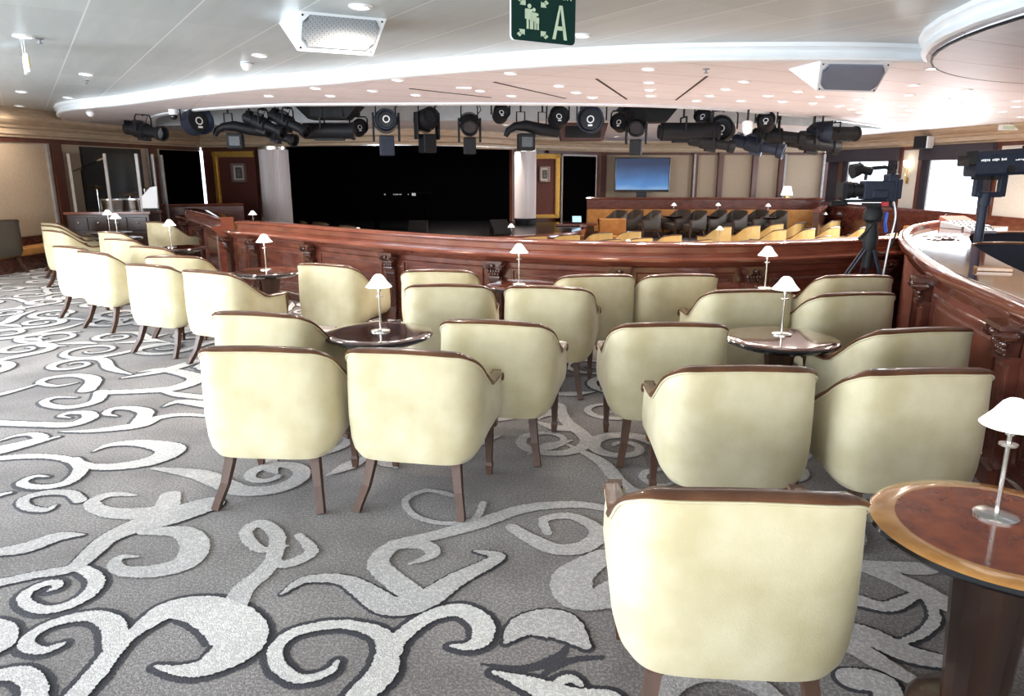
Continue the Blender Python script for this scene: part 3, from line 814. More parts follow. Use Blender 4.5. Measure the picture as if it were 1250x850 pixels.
# lower ceiling ring with the slot
slot_near = [(-6.9, 14.6), (-5.7, 12.2), (-4.5, 10.9), (-3.2, 10.15)] + [at(x, y, ZS) for x, y in [(400, 127), (500, 126.5), (600, 126), (700, 127), (800, 129), (900, 134.5), (1000, 144.5), (1060, 152)]] + [(7.9, 15.8)]
slot_far = [(7.9, 15.8), (6.8, 15.25), (5.2, 14.4), (3.2, 13.6), (.8, 13.2), (-1.6, 13.2), (-3.8, 13.7), (-5.6, 14.4), (-6.9, 14.6)]
sn = [(p.x, p.y) for p in spline([(x, y, 0) for x, y in slot_near], 5)]; sf = [(p.x, p.y) for p in spline([(x, y, 0) for x, y in slot_far], 5)]
lo = MB()
# near ring: quads between the front edge and the slot near edge, by resampling both
lo.add([(x, y, ZS) for x, y in ([(-11, 14.6)] + bsp[0:] + arc + [(9.0, 1.0), (13, 1.0), (13, 15.8)] + list(reversed(sn)))],
       [tuple(range(1 + len(bsp) + len(arc) + 3 + len(sn)))], 0, False)
lo.add([(x, y, ZS) for x, y in ([(-11, 14.6)] + list(reversed(sf)) + [(13, 15.8), (13, 26), (-11, 26)])], [tuple(range(1 + len(sf) + 3))], 0, False)
struct(lo.build('ceiling_lower', soff_m))
# cove trim on the step
tr = MB(); prf = [(.0, ZS - .004), (.035, ZS + .004), (.045, ZS + .022), (.03, ZS + .045), (.02, ZS + .07), (.04, ZS + .09), (.06, ZS + .10), (.065, ZC), (0, ZC)]
tr.sweep(bsp[4:] + [arc[0]], prf, smooth=True, closed=True)
struct(tr.build('trim_1', trimw, angle=25))
tr = MB(); tr.sweep(arc, prf, closed=True); struct(tr.build('trim_2', trimw, angle=25))
# lighting slot edges
tr = MB(); tr.sweep(sn, [(.10, ZS - .004), (.11, ZS - .02), (.04, ZS - .03), (0, ZS - .012), (-.01, ZR), (.0, ZR)], closed=True, smooth=False); struct(tr.build('trim_3', trimw))
tr = MB(); tr.sweep(sf, [(-.02, ZS - .01), (0, ZR), (.04, ZR), (.04, ZR - .10), (.03, ZR - .11), (.03, ZS + .14), (.05, ZS + .13), (.05, ZS + .07), (.02, ZS + .06), (.02, ZS - .01)], closed=True, smooth=False); struct(tr.build('trim_4', slotm))
# lowered round ceiling drum over the booth
dm = MB(); prd = [(DR * .985 * math.cos(2 * PI * k / 72) + DC[0], DR * .985 * math.sin(2 * PI * k / 72) + DC[1]) for k in range(72)]
dm.prism(prd, ZS - .035, ZS - .004); struct(dm.build('ceiling_drum', soff_m))
dm = MB(); dm.lathe([(DR * .985, ZS - .036), (DR * .99, ZS - .036), (DR * .99, ZS - .02), (DR * .985, ZS - .02)], (DC[0], DC[1], 0), 72); struct(dm.build('trim_5', blackm))  # black ring painted in for the shadow gap round the drum
# black seams cut in the rosy ceiling
for i, (a, b) in enumerate([((603, 100), (690, 120)), ((728, 96), (765, 121)), ((863, 93), (825, 122)), ((500, 108), (600, 119))]):
    A = Vector((*at(*a, ZS), ZS - .002)); B = Vector((*at(*b, ZS), ZS - .002))
    d = (B - A); mm = MB(); mm.box(((A + B) / 2), (d.length, .022, .006), rz=math.atan2(d.y, d.x))
    struct(mm.build('trim_%d' % (6 + i), black))

# ------------------------------------------------------------------ walls
ZT = 2.10
def wallpath(name, pts, z0, z1, m, th=.12):
    mb = MB(); mb.sweep(pts, [(0, z0), (0, z1), (-th, z1), (-th, z0)], closed=True, smooth=False); return struct(mb.build(name, m))
LWP = [(-8.55, 8.2), (-8.42, 10.2), (-8.28, 11.6), (-8.16, 12.9), (-7.95, 15.4), (-7.5, 17.9)]
wallpath('wall_left', LWP, -.5, ZR, tan)
DW = [(-7.42, 17.9), (-6.0, 17.5)]
wallpath('wall_door_left', DW, -.5, ZR, postw)
wallpath('wall_stage_right', [(0, 19.95), (1, 20.65), (2, 21.75), (2.9, 22.8)], -.5, ZR, postw)
wallpath('wall_back', [(2.55, 22.9), (9.6, 22.9)], -.5, ZR, tan)
RWP = [(8.85, 21.0), (9.05, 18.5), (9.25, 16.2), (9.42, 13.8), (9.6, 11.0), (9.7, 8.2)]
# cornice along all the walls
def cornice(name, pts):
    mb = MB(); mb.sweep(pts, [(-.02, ZT), (.06, ZT), (.07, ZT + .03), (.10, ZT + .05), (.10, ZT + .13), (.14, ZT + .15), (.16, ZT + .19), (.22, ZT + .22), (.26, ZT + .27), (.30, ZS + .13), (-.02, ZS + .13)], closed=True); return struct(mb.build(name, cornm, angle=25))
cornice('trim_10', LWP); cornice('trim_11', [(-7.42, 17.9), (-6.0, 17.4), (-4.6, 16.9)])
cornice('trim_12', [(p.x, p.y) for p in spline([(-1.2, 18.9, 0), (0, 19.75, 0), (1, 20.45, 0), (2, 21.5, 0), (3, 22.5, 0), (4.2, 22.85, 0), (6, 22.85, 0), (9.4, 22.85, 0)], 5)]); cornice('trim_13', RWP)
def lintel(name, pts):
    mb = MB(); mb.sweep(pts, [(-.01, ZT - .075), (.03, ZT - .075), (.03, ZT), (-.01, ZT)], closed=True, smooth=False); return struct(mb.build(name, postw))
lintel('trim_14', LWP); lintel('trim_15', DW); lintel('trim_16', [(1.0, 20.55), (2.0, 21.65), (2.9, 22.7)]); lintel('trim_17', [(2.55, 22.88), (9.6, 22.88)])
# left wall dressing, found by pixel columns along its own line
LL = acc_len(LWP)
def on_left(px, z=1.5):
    best = None
    for k in range(int(LL[-1] / .02)):
        p, d = at_len(LWP, LL, k * .02); e = abs(projx(p.x, p.y, z) - px)
        if best is None or e < best[0]: best = (e, k * .02)
    return best[1]
tn = 20
def wallstrip(x0, x1, z0, z1, m, off, th, name):
    global tn
    s0, s1 = on_left(x0), on_left(x1)
    mb = MB(); mb.sweep(sub(LWP, LL, s0, s1, .3), [(off, z0), (off, z1), (off - th, z1), (off - th, z0)], closed=True, smooth=False)
    o = mb.build(name, m); return o
for x0, x1 in ((65, 77), (184, 191), (255, 262)):
    struct(wallstrip(x0, x1, 0, ZT - .07, postw, .05, .05, 'trim_%d' % tn)); tn += 1
for x0, x1 in ((60, 62.5), (180.5, 182.5), (193, 195), (249, 251.5)):
    struct(wallstrip(x0, x1, .4, ZT - .08, satin, .04, .04, 'trim_%d' % tn)); tn += 1
struct(wallstrip(196, 249, .3, ZT - .09, voidm, .03, .03, 'door_1'))
g = wallstrip(101, 172, .55, ZT - .10, mirrorb, .05, .05, 'wall_screen'); tag(g, 'tall dark glass panel on the left wall behind the drum shield', 'panel')
# bench along the left wall
bench = thing('wall_bench', (0, 0, 0), 0, 'low dark wood bench with orange seat against the far left wall', 'bench')
p = LWP[:4]
MB().sweep([(-8.40, 10.3), (-8.22, 12.0), (-8.16, 12.9)], [(.5, 0), (.5, .24), (.06, .24), (.06, 0)], closed=True, smooth=False).build('bench_base', mahogd, bench)
MB().sweep([(-8.40, 10.3), (-8.22, 12.0), (-8.16, 12.9)], [(.5, .24), (.5, .36), (.10, .36), (.10, .24)], closed=True, smooth=False).build('seat', orangef, bench, bevel=.02)
MB().sweep([(-8.40, 10.3), (-8.22, 12.0), (-8.16, 12.9)], [(.18, .36), (.14, .50), (.04, .50), (.04, .36)], closed=True, smooth=False).build('backrest', mahogd, bench, bevel=.01)

# gilded doors with portraits
def gilt_door(name, x0, x1, Y0, Y1, zb, label_n, sides):
    A = Vector((*atY(x0, 200, Y0).xy, 0)); B = Vector((*atY(x1, 200, Y1).xy, 0)); d = B - A; w = d.length; ang = math.atan2(d.y, d.x)
    e = bpy.data.objects.new('door_%d' % label_n, None); COL.objects.link(e); e.location = (A.x, A.y, 0); e.rotation_euler.z = ang; e['kind'] = 'structure'
    m = MB(); m.box((w / 2, -.02, (zb + ZT - .1) / 2), (w, .04, ZT - .1 - zb)); m.build('panel', redp, e)
    m = MB(); fw = .13
    def rail(x, z, dx, dz):
        m.box((x, -.05, z), (dx, .06, dz)); m.box((x, -.07, z), (dx * .6 if dx < dz else dx, .06, dz * .6 if dz < dx else dz))
    rail(w / 2, ZT - .1 - fw / 2, w, fw)
    if 'l' in sides: rail(fw / 2, (zb + ZT - .1) / 2, fw, ZT - .1 - zb)
    if 'r' in sides: rail(w - fw / 2, (zb + ZT - .1) / 2, fw, ZT - .1 - zb)
    if 'b' in sides: rail(w / 2, zb + .05, w, .10)
    m.build('gilded_frame', goldm, e)
    return A, d.normalized(), w, ang
A, d, w, ang = gilt_door('d', 263, 313, 17.75, 17.35, -.3, 2, 'l')
A2, d2, w2, ang2 = gilt_door('d', 654, 683, 20.0, 20.15, .3, 3, 'rb')
def portrait(px0, px1, py0, py1, Y, rz, label):
    p0 = atY(px0, py1, Y); p1 = atY(px1, py0, Y); w = (p1.x - p0.x); h = p1.z - p0.z; c = (p0 + p1) / 2
    e = thing('framed_portrait', (c.x, c.y, c.z - h / 2), rz, label, 'picture')
    def fr(w_, h_, t, y, dep):
        m = MB()
        for sx in (-1, 1): m.box((sx * (w_ - t) / 2, y, h / 2), (t, dep, h_))
        for sz in (-1, 1): m.box((0, y, h / 2 + sz * (h_ - t) / 2), (w_, dep, t))
        return m
    fr(w, h, w * .13, -.02, .04).build('picture_frame', silverf, e)
    m = MB(); m.box((0, -.008, h / 2), (w * .80, .012, h * .82)); m.build('mount', mount, e)
    m = MB(); m.box((0, -.017, h / 2), (w * .46, .006, h * .58), 0)
    m.ball((0, -.021, h * .60), w * .075, 8, 1, sc=(1, .1, 1.2)); m.ball((0, -.021, h * .40), w * .13, 8, 1, sc=(1, .06, 1.0)); m.build('portrait', [photo_m, greyp], e)
portrait(282.5, 302, 199.5, 222.5, 17.48, ang, 'small framed portrait on the dark red gilded door left of the stage')
portrait(658, 671.5, 203.5, 222, 20.0, ang2, 'small framed portrait on the dark red gilded door right of the stage')
# black doorway right of the stage
P0 = atY(686, 200, 20.9); P1 = atY(727, 200, 22.1)
m = MB(); dd = P1 - P0; dd.z = 0
m.box(((P0.x + P1.x) / 2, (P0.y + P1.y) / 2 - .14, 1.0), (dd.length, .05, 1.9), rz=math.atan2(dd.y, dd.x)); struct(m.build('door_4', voidm))
m = MB()
for P in (P0, P1): m.box((P.x, P.y - .16, 1.0), (.045, .05, 1.95))
m.box(((P0.x + P1.x) / 2, (P0.y + P1.y) / 2 - .16, 1.985), (dd.length, .05, .045), rz=math.atan2(dd.y, dd.x)); struct(m.build('trim_30', satin))
m = MB()
for x0, x1 in ((728, 733), ): 
    q = atY((x0 + x1) / 2, 200, 22.6); m.box((q.x, 22.6, .8), (.13, .16, 2.6))
struct(m.build('trim_31', postw))
# timber posts & satin strips on the back wall
k = 32
for px in (849, 880, 922, 954.5, 1008):
    q = atY(px, 200, 22.8); m = MB(); m.box((q.x, 22.82, .8), (.15, .14, 2.56)); struct(m.build('trim_%d' % k, postw)); k += 1
for px in (845.5, 955.8, 1003):
    q = atY(px, 200, 22.8); m = MB(); m.box((q.x + .06, 22.80, .9), (.06, .12, 2.3)); struct(m.build('trim_%d' % k, satin)); k += 1

# right-hand window wall ---------------------------------------------
LRW = acc_len(RWP)
def on_right(px, z=1.3):
    best = None
    for kk in range(int(LRW[-1] / .02)):
        p, d = at_len(RWP, LRW, kk * .02); e = abs(projx(p.x, p.y, z) - px)
        if best is None or e < best[0]: best = (e, kk * .02)
    return best[1]
def rseg(mb, x0, x1, z0, z1, off0=0.0, off1=-.12, mi=0, ext=0):
    s0 = on_right(x0) if x0 < 2000 else x0 - 2000; s1 = on_right(x1) if x1 < 2000 else x1 - 2000
    mb.sweep(sub(RWP, LRW, s0, s1 + ext, .4), [(off0, z0), (off0, z1), (off1, z1), (off1, z0)], closed=True, smooth=False, mi=mi)
ZW0, ZW1 = .70, 1.78
e = MB()
rseg(e, 1010, 1250, -.5, ZW0, ext=3); rseg(e, 1010, 1250, ZW1, ZR, ext=3)
for x0, x1 in ((1010, 1030), (1092, 1128), (1207, 1250)): rseg(e, x0, x1, ZW0, ZW1, ext=3 if x1 == 1250 else 0)
struct(e.build('wall_right', pierm))
e = MB(); rseg(e, 1010, 1029, -.3, ZT, .02, 0); rseg(e, 1012, 1097, ZW1 + .01, ZT - .02, .14, .02); rseg(e, 1124, 1213, ZW1 + .01, ZT - .02, .14, .02)
o = e.build('trim_41', darkcloth); struct(o)
for i, (x0, x1) in enumerate(((1031, 1035), (1086.5, 1094), (1127, 1134), (1203, 1213))):
    m = MB(); s0, s1 = on_right(x0), on_right(x1); n = 24; pr = []
    pts = sub(RWP, LRW, min(s0, s1), max(s0, s1), max(s1 - s0, .05) / 14); 
    base = offset(pts, .05); wav = offset(pts, .10)
    path = [(base[q] if q % 2 else wav[q]) for q in range(len(pts))]
    m.sweep(path, [(0, .70), (0, 1.82), (-.02, 1.82), (-.02, .70)], closed=True)
    c = m.build('drape', darkcloth); tag(c, ['left drape of the first right-hand window, behind the tripod camera', 'right drape of the first right-hand window', 'left drape of the second right-hand window', 'right drape of the second right-hand window, below the big lens'][i], 'curtain')
for i, (x0, x1) in enumerate(((1030, 1092), (1128, 1207))):
    m = MB(); rseg(m, x0, x1, ZW0, ZW1, -.05, -.06); struct(m.build('window_%d' % (i + 1), glassm))
for x0, x1 in ((1097, 1099), (1120, 1125), (1213, 1216), (1024, 1029)):
    m = MB(); rseg(m, x0, x1, .55, ZT, .05, .0); struct(m.build('trim_%d' % (42 + x0), postw))
lintel('trim_50', RWP)
e = MB(); rseg(e, 1010, 1250, -.5, .72, .12, 0, ext=3); struct(e.build('trim_51', mahog))
# wall sconce
q, d = at_len(RWP, LRW, on_right(1108)); nn = Vector((d.y, -d.x))
sc = thing('wall_sconce', (q.x + nn.x * .015, q.y + nn.y * .015, 1.28), math.atan2(d.y, d.x), 'small brass wall sconce glowing on the pale pier between the windows', 'lamp')
m = MB()
for sx in (-1, 1): m.tube([(sx * .06, -.05, .36), (sx * .05, -.06, .28), (sx * .015, -.05, .14), (sx * .03, -.03, .05), (0, -.03, 0)], .009, 6)
m.box((0, -.01, .06), (.06, .02, .14)); m.build('bracket', brass, sc)
m = MB(); m.lathe([(.02, .36), (.06, .44), (.07, .50), (.0, .51)], (0, -.08, 0), 16); m.build('glass_cup', bulbw, sc)
# black wall speaker
q, d = at_len(RWP, LRW, on_right(1133)); nn = Vector((d.y, -d.x))
m = MB(); m.box((0, -.17, 0), (.30, .24, .26)); 
sp = thing('wall_speaker', (q.x + nn.x * .12, q.y + nn.y * .12, 2.16), math.atan2(d.y, d.x) + .35, 'black box loudspeaker on the cornice above the second window', 'speaker')
m.build('cabinet', black, sp, bevel=.01); m = MB(); m.box((.16, -.17, 0), (.02, .22, .25)); m.build('side_cheek', white_p, sp)

# ------------------------------------------------------------------ stage
m = MB()
SF = [(-6.0, 17.6), (-5.2, 16.4), (-4.2, 15.6), (-2.8, 15.0), (-1.4, 14.8), (-.2, 15.0), (.9, 15.7), (1.5, 16.6), (1.8, 18.0), (1.8, 20.0), (-6.0, 20.5)]
m.prism(SF, -.5, .22); struct(m.build('floor_stage', stagef))
st = [(p.x, p.y) for p in spline([(x, y, 0) for x, y in SF[1:9]], 5)]
m = MB(); m.sweep(st, [(.06, .08), (.07, .20), (.05, .245), (-.10, .25), (-.10, .22), (0, .22), (0, .08)], closed=True); o = m.build('stage_edge', mahog2, angle=30); tag(o, 'curved reddish wood nosing along the front of the black stage', 'stage edge')
m = MB(); m.sweep(offset(st, .04), [(0, -.5), (0, .1), (-.05, .1), (-.05, -.5)], closed=True, smooth=False); struct(m.build('trim_52', mahogd))
# black back curtain
m = MB(); m.sweep([(-6.3, 17.8), (-5.4, 19.6), (-3.0, 20.4), (-.8, 20.4), (.35, 19.9)], [(0, .2), (0, 2.5), (-.06, 2.5), (-.06, .2)], closed=True); 
o = m.build('stage_curtain', voidm); tag(o, 'black curtain closing the back of the stage', 'curtain')
for (x0, x1, Y, zb, lab) in ((313.5, 349, 17.0, .15, 'tall ribbed pale metallic column at the left side of the stage'), (628, 655, 18.6, .32, 'tall ribbed pale metallic column at the right side of the stage')):
    r = (atY(x1, 200, Y).x - atY(x0, 200, Y).x) / 2; cx = (atY(x1, 200, Y).x + atY(x0, 200, Y).x) / 2
    e = thing('stage_column', (cx, Y + .2, zb), 0, lab, 'column')
    n = 72; vs = []
    for z in (0.06, 2.03 - zb):
        for kk in range(n * 2): 
            rr = r * (1 if kk % 2 else .975); vs.append((rr * math.cos(PI * kk / n), rr * math.sin(PI * kk / n), z))
    mm = MB(); N = n * 2; mm.add(vs, [(i, (i + 1) % N, N + (i + 1) % N, N + i) for i in range(N)] + [tuple(range(N, 2 * N)), tuple(reversed(range(N)))], 0, False); mm.build('shaft', colm, e)
    mm = MB(); mm.lathe([(r * 1.04, 2.03 - zb), (r * 1.04, 2.10 - zb), (0, 2.10 - zb)], n=48); mm.build('cap_ring', chrome, e)
    mm = MB(); mm.lathe([(0, -.35 if zb < .3 else -.12), (r * .75, -.35 if zb < .3 else -.12), (r * .75, 0.0), (r * 1.02, .0), (r * 1.02, .06), (0, .06)], n=48); mm.build('plinth', black, e)
# proscenium head (curved thin pale line over the black opening)
hd = [atY(x, 200, 200).xy for x in ()] 
pts = [atY(330, 178, 17.2), atY(400, 176, 16.4), atY(480, 175, 16.0), atY(560, 176.5, 16.6), atY(610, 180, 17.6), atY(640, 183, 18.6)]
pp = [(p.x, p.y) for p in spline([(q.x, q.y, 0) for q in pts], 5)]
m = MB(); m.sweep(pp, [(0, 2.10), (.02, 2.10), (.02, 2.15), (.10, 2.17), (.12, 2.26), (.18, 2.30), (.18, ZS), (-.1, ZS), (-.1, 2.10)], closed=True); struct(m.build('trim_53', cornm, angle=30))
m = MB(); m.sweep(pp, [(.03, 2.085), (.03, 2.102), (-.05, 2.102), (-.05, 2.085)], closed=True); struct(m.build('trim_54', chrome))
# grand piano hint on stage with tiny white marks: a monitor wedge and a music light
def wedge(x, y, z, rz, label, m_=black):
    e = thing('stage_monitor', (x, y, z), rz, label, 'speaker')
    mm = MB(); mm.add([(-.2, -.15, 0), (.2, -.15, 0), (.2, .15, 0), (-.2, .15, 0), (-.2, -.10, .12), (.2, -.10, .12), (.2, .13, .30), (-.2, .13, .30)], [(3, 2, 1, 0), (0, 1, 5, 4), (4, 5, 6, 7), (1, 2, 6, 5), (2, 3, 7, 6), (3, 0, 4, 7)], 0, False); mm.build('cabinet', m_, e, bevel=.01)
    mm = MB(); mm.add([(-.17, -.085, .132), (.17, -.085, .132), (.17, .115, .289), (-.17, .115, .289)], [(0, 1, 2, 3)], 0, False); mm.build('grille', black, e)
q = atY(510, 284, 15.2); wedge(q.x, 15.25, .25, 0, 'black wedge monitor on the front edge of the stage, centre')
q = atY(611, 284, 15.6); wedge(q.x, 15.55, .25, .4, 'black wedge monitor at the right of the stage edge')
pn = thing('piano', (atY(490, 250, 17.5).x, 17.5, .22), 0, 'black keyboard in the dark of the stage with small lit controls', 'piano')
m = MB(); m.box((0, 0, .78), (1.4, .38, .12)); m.box((0, .16, .88), (1.4, .06, .12)); m.build('keyboard_body', voidm, pn, bevel=.01)
for sx in (-.6, .6): m = MB(); m.box((sx, 0, .36), (.06, .3, .72)); m.build('stand_leg', voidm, pn)
m = MB()
for i_, dx in enumerate((-.04, 0, .03, .06, .10, .13, .30)): m.box((dx - .1, -.20, .80), (.018, .01, .022))
m.box((.33, -.2, .80), (.09, .012, .06)); m.box((-.35, -.2, .80), (.03, .01, .03)); m.build('lit_controls', paper, pn)

# ------------------------------------------------------------------ TV
e = thing('television', (atY(784.5, 200, 22.4).x, 22.4, .40), 0, 'large flat television showing a blue sky, on a stand before the tan wall', 'television')
p0 = atY(750, 234.5, 22.4); p1 = atY(819, 192.5, 22.4); w = p1.x - p0.x; zc = (p0.z + p1.z) / 2 - .40; h = p1.z - p0.z
MB().box((0, 0, zc), (w, .08, h)).build('bezel', blackg, e, bevel=.01)
scr = bpy.data.materials.new('television picture'); scr.use_nodes = True; nt = scr.node_tree; b = nt.nodes['Principled BSDF']
tc = nt.nodes.new('ShaderNodeTexCoord'); sx = nt.nodes.new('ShaderNodeSeparateXYZ'); nt.links.new(tc.outputs['Generated'], sx.inputs[0])
nz = nt.nodes.new('ShaderNodeTexNoise'); nz.inputs['Scale'].default_value = 3; nz.inputs['Detail'].default_value = 3; nt.links.new(tc.outputs['Generated'], nz.inputs['Vector'])
ad = nt.nodes.new('ShaderNodeMath'); ad.operation = 'MULTIPLY_ADD'; ad.inputs[1].default_value = .35; nt.links.new(nz.outputs[0], ad.inputs[0]); nt.links.new(sx.outputs[2], ad.inputs[2])
rp = nt.nodes.new('ShaderNodeValToRGB'); els = rp.color_ramp.elements
els[0].position = .12; els[0].color = (.20, .34, .52, 1); els[1].position = 1.0; els[1].color = (.012, .025, .07, 1)
x_ = els.new(.35); x_.color = (.06, .18, .42, 1); x_ = els.new(.65); x_.color = (.03, .08, .20, 1)
nt.links.new(ad.outputs[0], rp.inputs[0]); nt.links.new(rp.outputs[0], b.inputs['Emission Color']); b.inputs['Emission Strength'].default_value = .7; b.inputs['Base Color'].default_value = (.01, .01, .01, 1); b.inputs['Roughness'].default_value = .3
MB().box((0, -.045, zc + .02), (w * .955, .012, h * .90)).build('screen', scr, e)
m = MB(); m.box((0, 0, (zc - h / 2) / 2 - .34), (.30, .05, zc - h / 2 + .68)); m.box((0, 0, -.66), (1.0, .35, .04)); m.box((0, 0, .33), (1.0, .2, .03)); m.build('stand', blackg, e)

# far partitions and benches ---------------------------------------------
def low_wall(path, z0, z1, label, name='partition', t=.14, mt=mahog):
    e = thing(name, (path[0][0], path[0][1], 0), 0, label, 'partition'); e.location = (0, 0, 0)
    MB().sweep(path, [(0, z0), (0, z1 - .05), (-t, z1 - .05), (-t, z0)], closed=True, smooth=False).build('carcass', mt, e)
    MB().sweep(path, [(.03, z1 - .06), (.04, z1 - .03), (.03, z1), (-t - .03, z1), (-t - .03, z1 - .06)], closed=True, smooth=False).build('coping', mahog2, e)
    return e
zb_ = lambda px, py, Y: atY(px, py, Y).z
low_wall([(atY(701, 241, 21.6).x, 21.6), (atY(850, 241, 21.7).x, 21.7), (atY(1010, 245, 21.2).x, 21.2)], -.5, zb_(760, 241, 21.6), 'dark mahogany partition under the television and tan wall')
low_wall([(atY(1000, 262, 18.0).x, 18.0), (atY(1012, 250, 21.0).x, 21.0)], -.5, .62, 'short mahogany partition returning beside the first window', mt=mahogd)
low_wall([(atY(186, 250, 15.0).x, 15.0), (atY(297, 250, 15.6).x, 15.6)], -.5, zb_(240, 249, 15.2), 'dark straight partition at the far left before the gilded door')
# orange banquettes
def banquette(path, zf, label):
    e = thing('banquette', (0, 0, 0), 0, label, 'bench')
    MB().sweep(path, [(.55, zf), (.55, zf + .25), (.05, zf + .25), (.05, zf)], closed=True, smooth=False).build('base', mahogd, e)
    MB().sweep(path, [(.60, zf + .25), (.60, zf + .42), (.12, .42 + zf), (.12, zf + .25)], closed=True, smooth=False).build('seat', orangef, e, bevel=.03)
    MB().sweep(path, [(.20, zf + .40), (.14, zf + .86), (.02, zf + .86), (.02, zf + .40)], closed=True, smooth=False).build('backrest', orangef, e, bevel=.03)
banquette([(atY(252, 250, 14.3).x, 14.3), (atY(301, 250, 14.5).x, 14.5)], -.28, 'short banquette end coloured as an orange-lit shelf behind the left partition')  # orange glow on a shelf top, put into the upholstery colour
banquette([(atY(716, 250, 21.3).x, 21.3), (atY(1000, 250, 20.9).x, 20.9)], -.38, 'long orange banquette against the far partition behind the dark armchairs')
banquette([(8.98, 16.5), (9.08, 15.5), (9.28, 13.0), (9.40, 10.8)], -.5, 'long golden banquette along the window wall at the right')
# reddish cube bench beside stage with tablet
e = thing('banquette', (atY(745, 270, 18.6).x, 18.6, -.5), 0, 'short orange banquette end beside the stage steps', 'bench')
m = MB(); m.box((0, 0, .33), (.9, .6, .22)); m.build('seat', orangef, e, bevel=.03); m = MB(); m.box((.1, .32, .55), (.7, .14, .62)); m.build('backrest', orangef, e, bevel=.03); m = MB(); m.box((0, 0, .11), (.86, .56, .22)); m.build('base', mahogd, e)
qx = atY(704, 262, 18.2)
e = thing('side_desk', (qx.x, 18.3, -.5), 0, 'small reddish desk beside the right stage column', 'desk'); m = MB(); m.box((0, 0, .76), (1.0, .5, .05)); m.build('desk_top', mahog2, e); m = MB(); m.box((0, .1, .37), (.9, .3, .74)); m.build('cabinet', mahogd, e)
e = thing('tablet', (qx.x, 18.15, .29), 0, 'tablet with a pale blue screen on the desk by the stage', 'tablet')
tabm = mat('tablet screen', (.02, .02, .02), .3, emit=((.45, .68, .85), .8))
Rm = Matrix.Translation((0, 0, .10)) @ Matrix.Rotation(math.radians(-35), 4, 'X')
m = MB(); m.box((0, 0, 0), (.24, .012, .19), M=Rm); m.build('body', blackg, e); m = MB(); m.box((0, -.008, 0), (.22, .004, .17), M=Rm); m.build('screen', tabm, e)
m = MB(); m.box((0, .04, .03), (.1, .08, .06)); m.build('stand', black, e)

# dark armchairs row ---------------------------------------------------------
dark0 = make_chair('tub_chair', brownf, 'dark leather tub armchair', wood=legwood, group='dark armchairs in the far row')
px = [749, 769, 791, 826, 846, 871, 895, 921, 944]
for i, x in enumerate(px):
    q = atY(x, 260, 19.9 + (.25 if i % 2 else 0)); yaw = 55 if i % 2 == 0 else 48
    lab = 'dark leather tub armchair in the far row below the television, %s from its left end' % ORD[i]
    if i == 0: dark0.location = (q.x, q.y, -.28); dark0.rotation_euler.z = math.radians(118); dark0['label'] = lab
    else: dup(dark0, (q.x, q.y, -.28), math.radians(118 - (i % 3) * 8), lab, 'dark armchairs in the far row')
# golden chairs in the pit ----------------------------------------------------
gold0 = make_chair('tub_chair', gold, 'golden tub chair', group='golden tub chairs in the sunken auditorium')
GC = [(655, 287), (696, 285.5), (737, 283), (773, 281.5), (746, 291.5), (786, 289.5), (823, 286), (886, 276), (922, 274.7), (954, 279.5), (951, 272.5), (980, 271), (990, 278.5), (1008, 287.5), (1022, 268.5), (1021, 276.5), (914, 292.5), (860, 292), (1060, 276), (1092, 284)]
GC.sort(key=lambda t: t[0])
for i, (x, y) in enumerate(GC):
    X, Y = at(x, y, .31); yaw = 30 + (x - 640) * .03
    a = math.radians(yaw)
    lab = 'golden tub chair back in the sunken auditorium, %s from the left' % ordn(i)
    loc = (X - math.sin(a) * .3, Y + math.cos(a) * .3, -.5)
    if i == 0: gold0.location = loc; gold0.rotation_euler.z = a; gold0['label'] = lab
    else: dup(gold0, loc, a, lab, 'golden tub chairs in the sunken auditorium')
# cream-olive chairs seen over the rail before the stage
for i, (x, y) in enumerate(((362, 268), (388, 270), (422, 274))):
    X, Y = at(x, y, .31); a = math.radians(-35)
    dup(chair0, (X - math.sin(a) * .3, Y + math.cos(a) * .3, -.5), a, 'olive-shaded cream chair top peeking over the partition before the stage, %s from the left' % ORD[i], 'cream chairs before the stage')
# far tables with lamps ---------------------------------------------------------
FL = [(624, 273, 'on the pit side of the partition, left of the gold chairs', 1), (437, 277.5, 'barely above the partition before the stage', 1), (337, 265, 'above the left end of the partition, beside the column', 1),
      (568, 287.5, 'cap only, just over the partition below the stage', 1), (767, 292, 'cap only, over the partition among gold chairs', 1), (974, 292.5, 'cap only, over the partition right of the gold chairs', 1), (879, 276, 'over the right part of the partition', 1),
      (823, 244.5, 'before the far partition, just right of the television', 2), (877, 246, 'before the far partition, left among the dark armchairs', 2), (938, 248.5, 'before the far partition, right among the dark armchairs', 2),
      (1007, 258.5, 'beside the tripod camera, left of it', 1), (1095, 254.5, 'right of the tripod camera, by the golden banquette', 1), (1180, 259.5, 'behind the booth desk, by the golden banquette', 1), (1246, 265.5, 'at the right edge of the photo by the golden banquette', 1), (308, 257, 'on the shelf beside the left stage column', 3)]
for i, (x, y, t, lv) in enumerate(FL):
    fz = {1: -.5, 2: -.28, 3: -.1}[lv]
    ztop_ = fz + .618 + .35
    X, Y = at(x, y, ztop_)
    if Y > 20.3 or lv == 2: Y = min(Y, 20.55); X = atY(x, y, Y).x
    if lv == 3: X, Y = at(x, y, ztop_)
    dup(tb_dark, (X, Y, fz), 0, 'dark table below lamp ' + t, 'far round tables')
    dup(lamp0, (X, Y, fz + T0), 0, 'tiny white-shaded lamp ' + t, 'far table lamps')
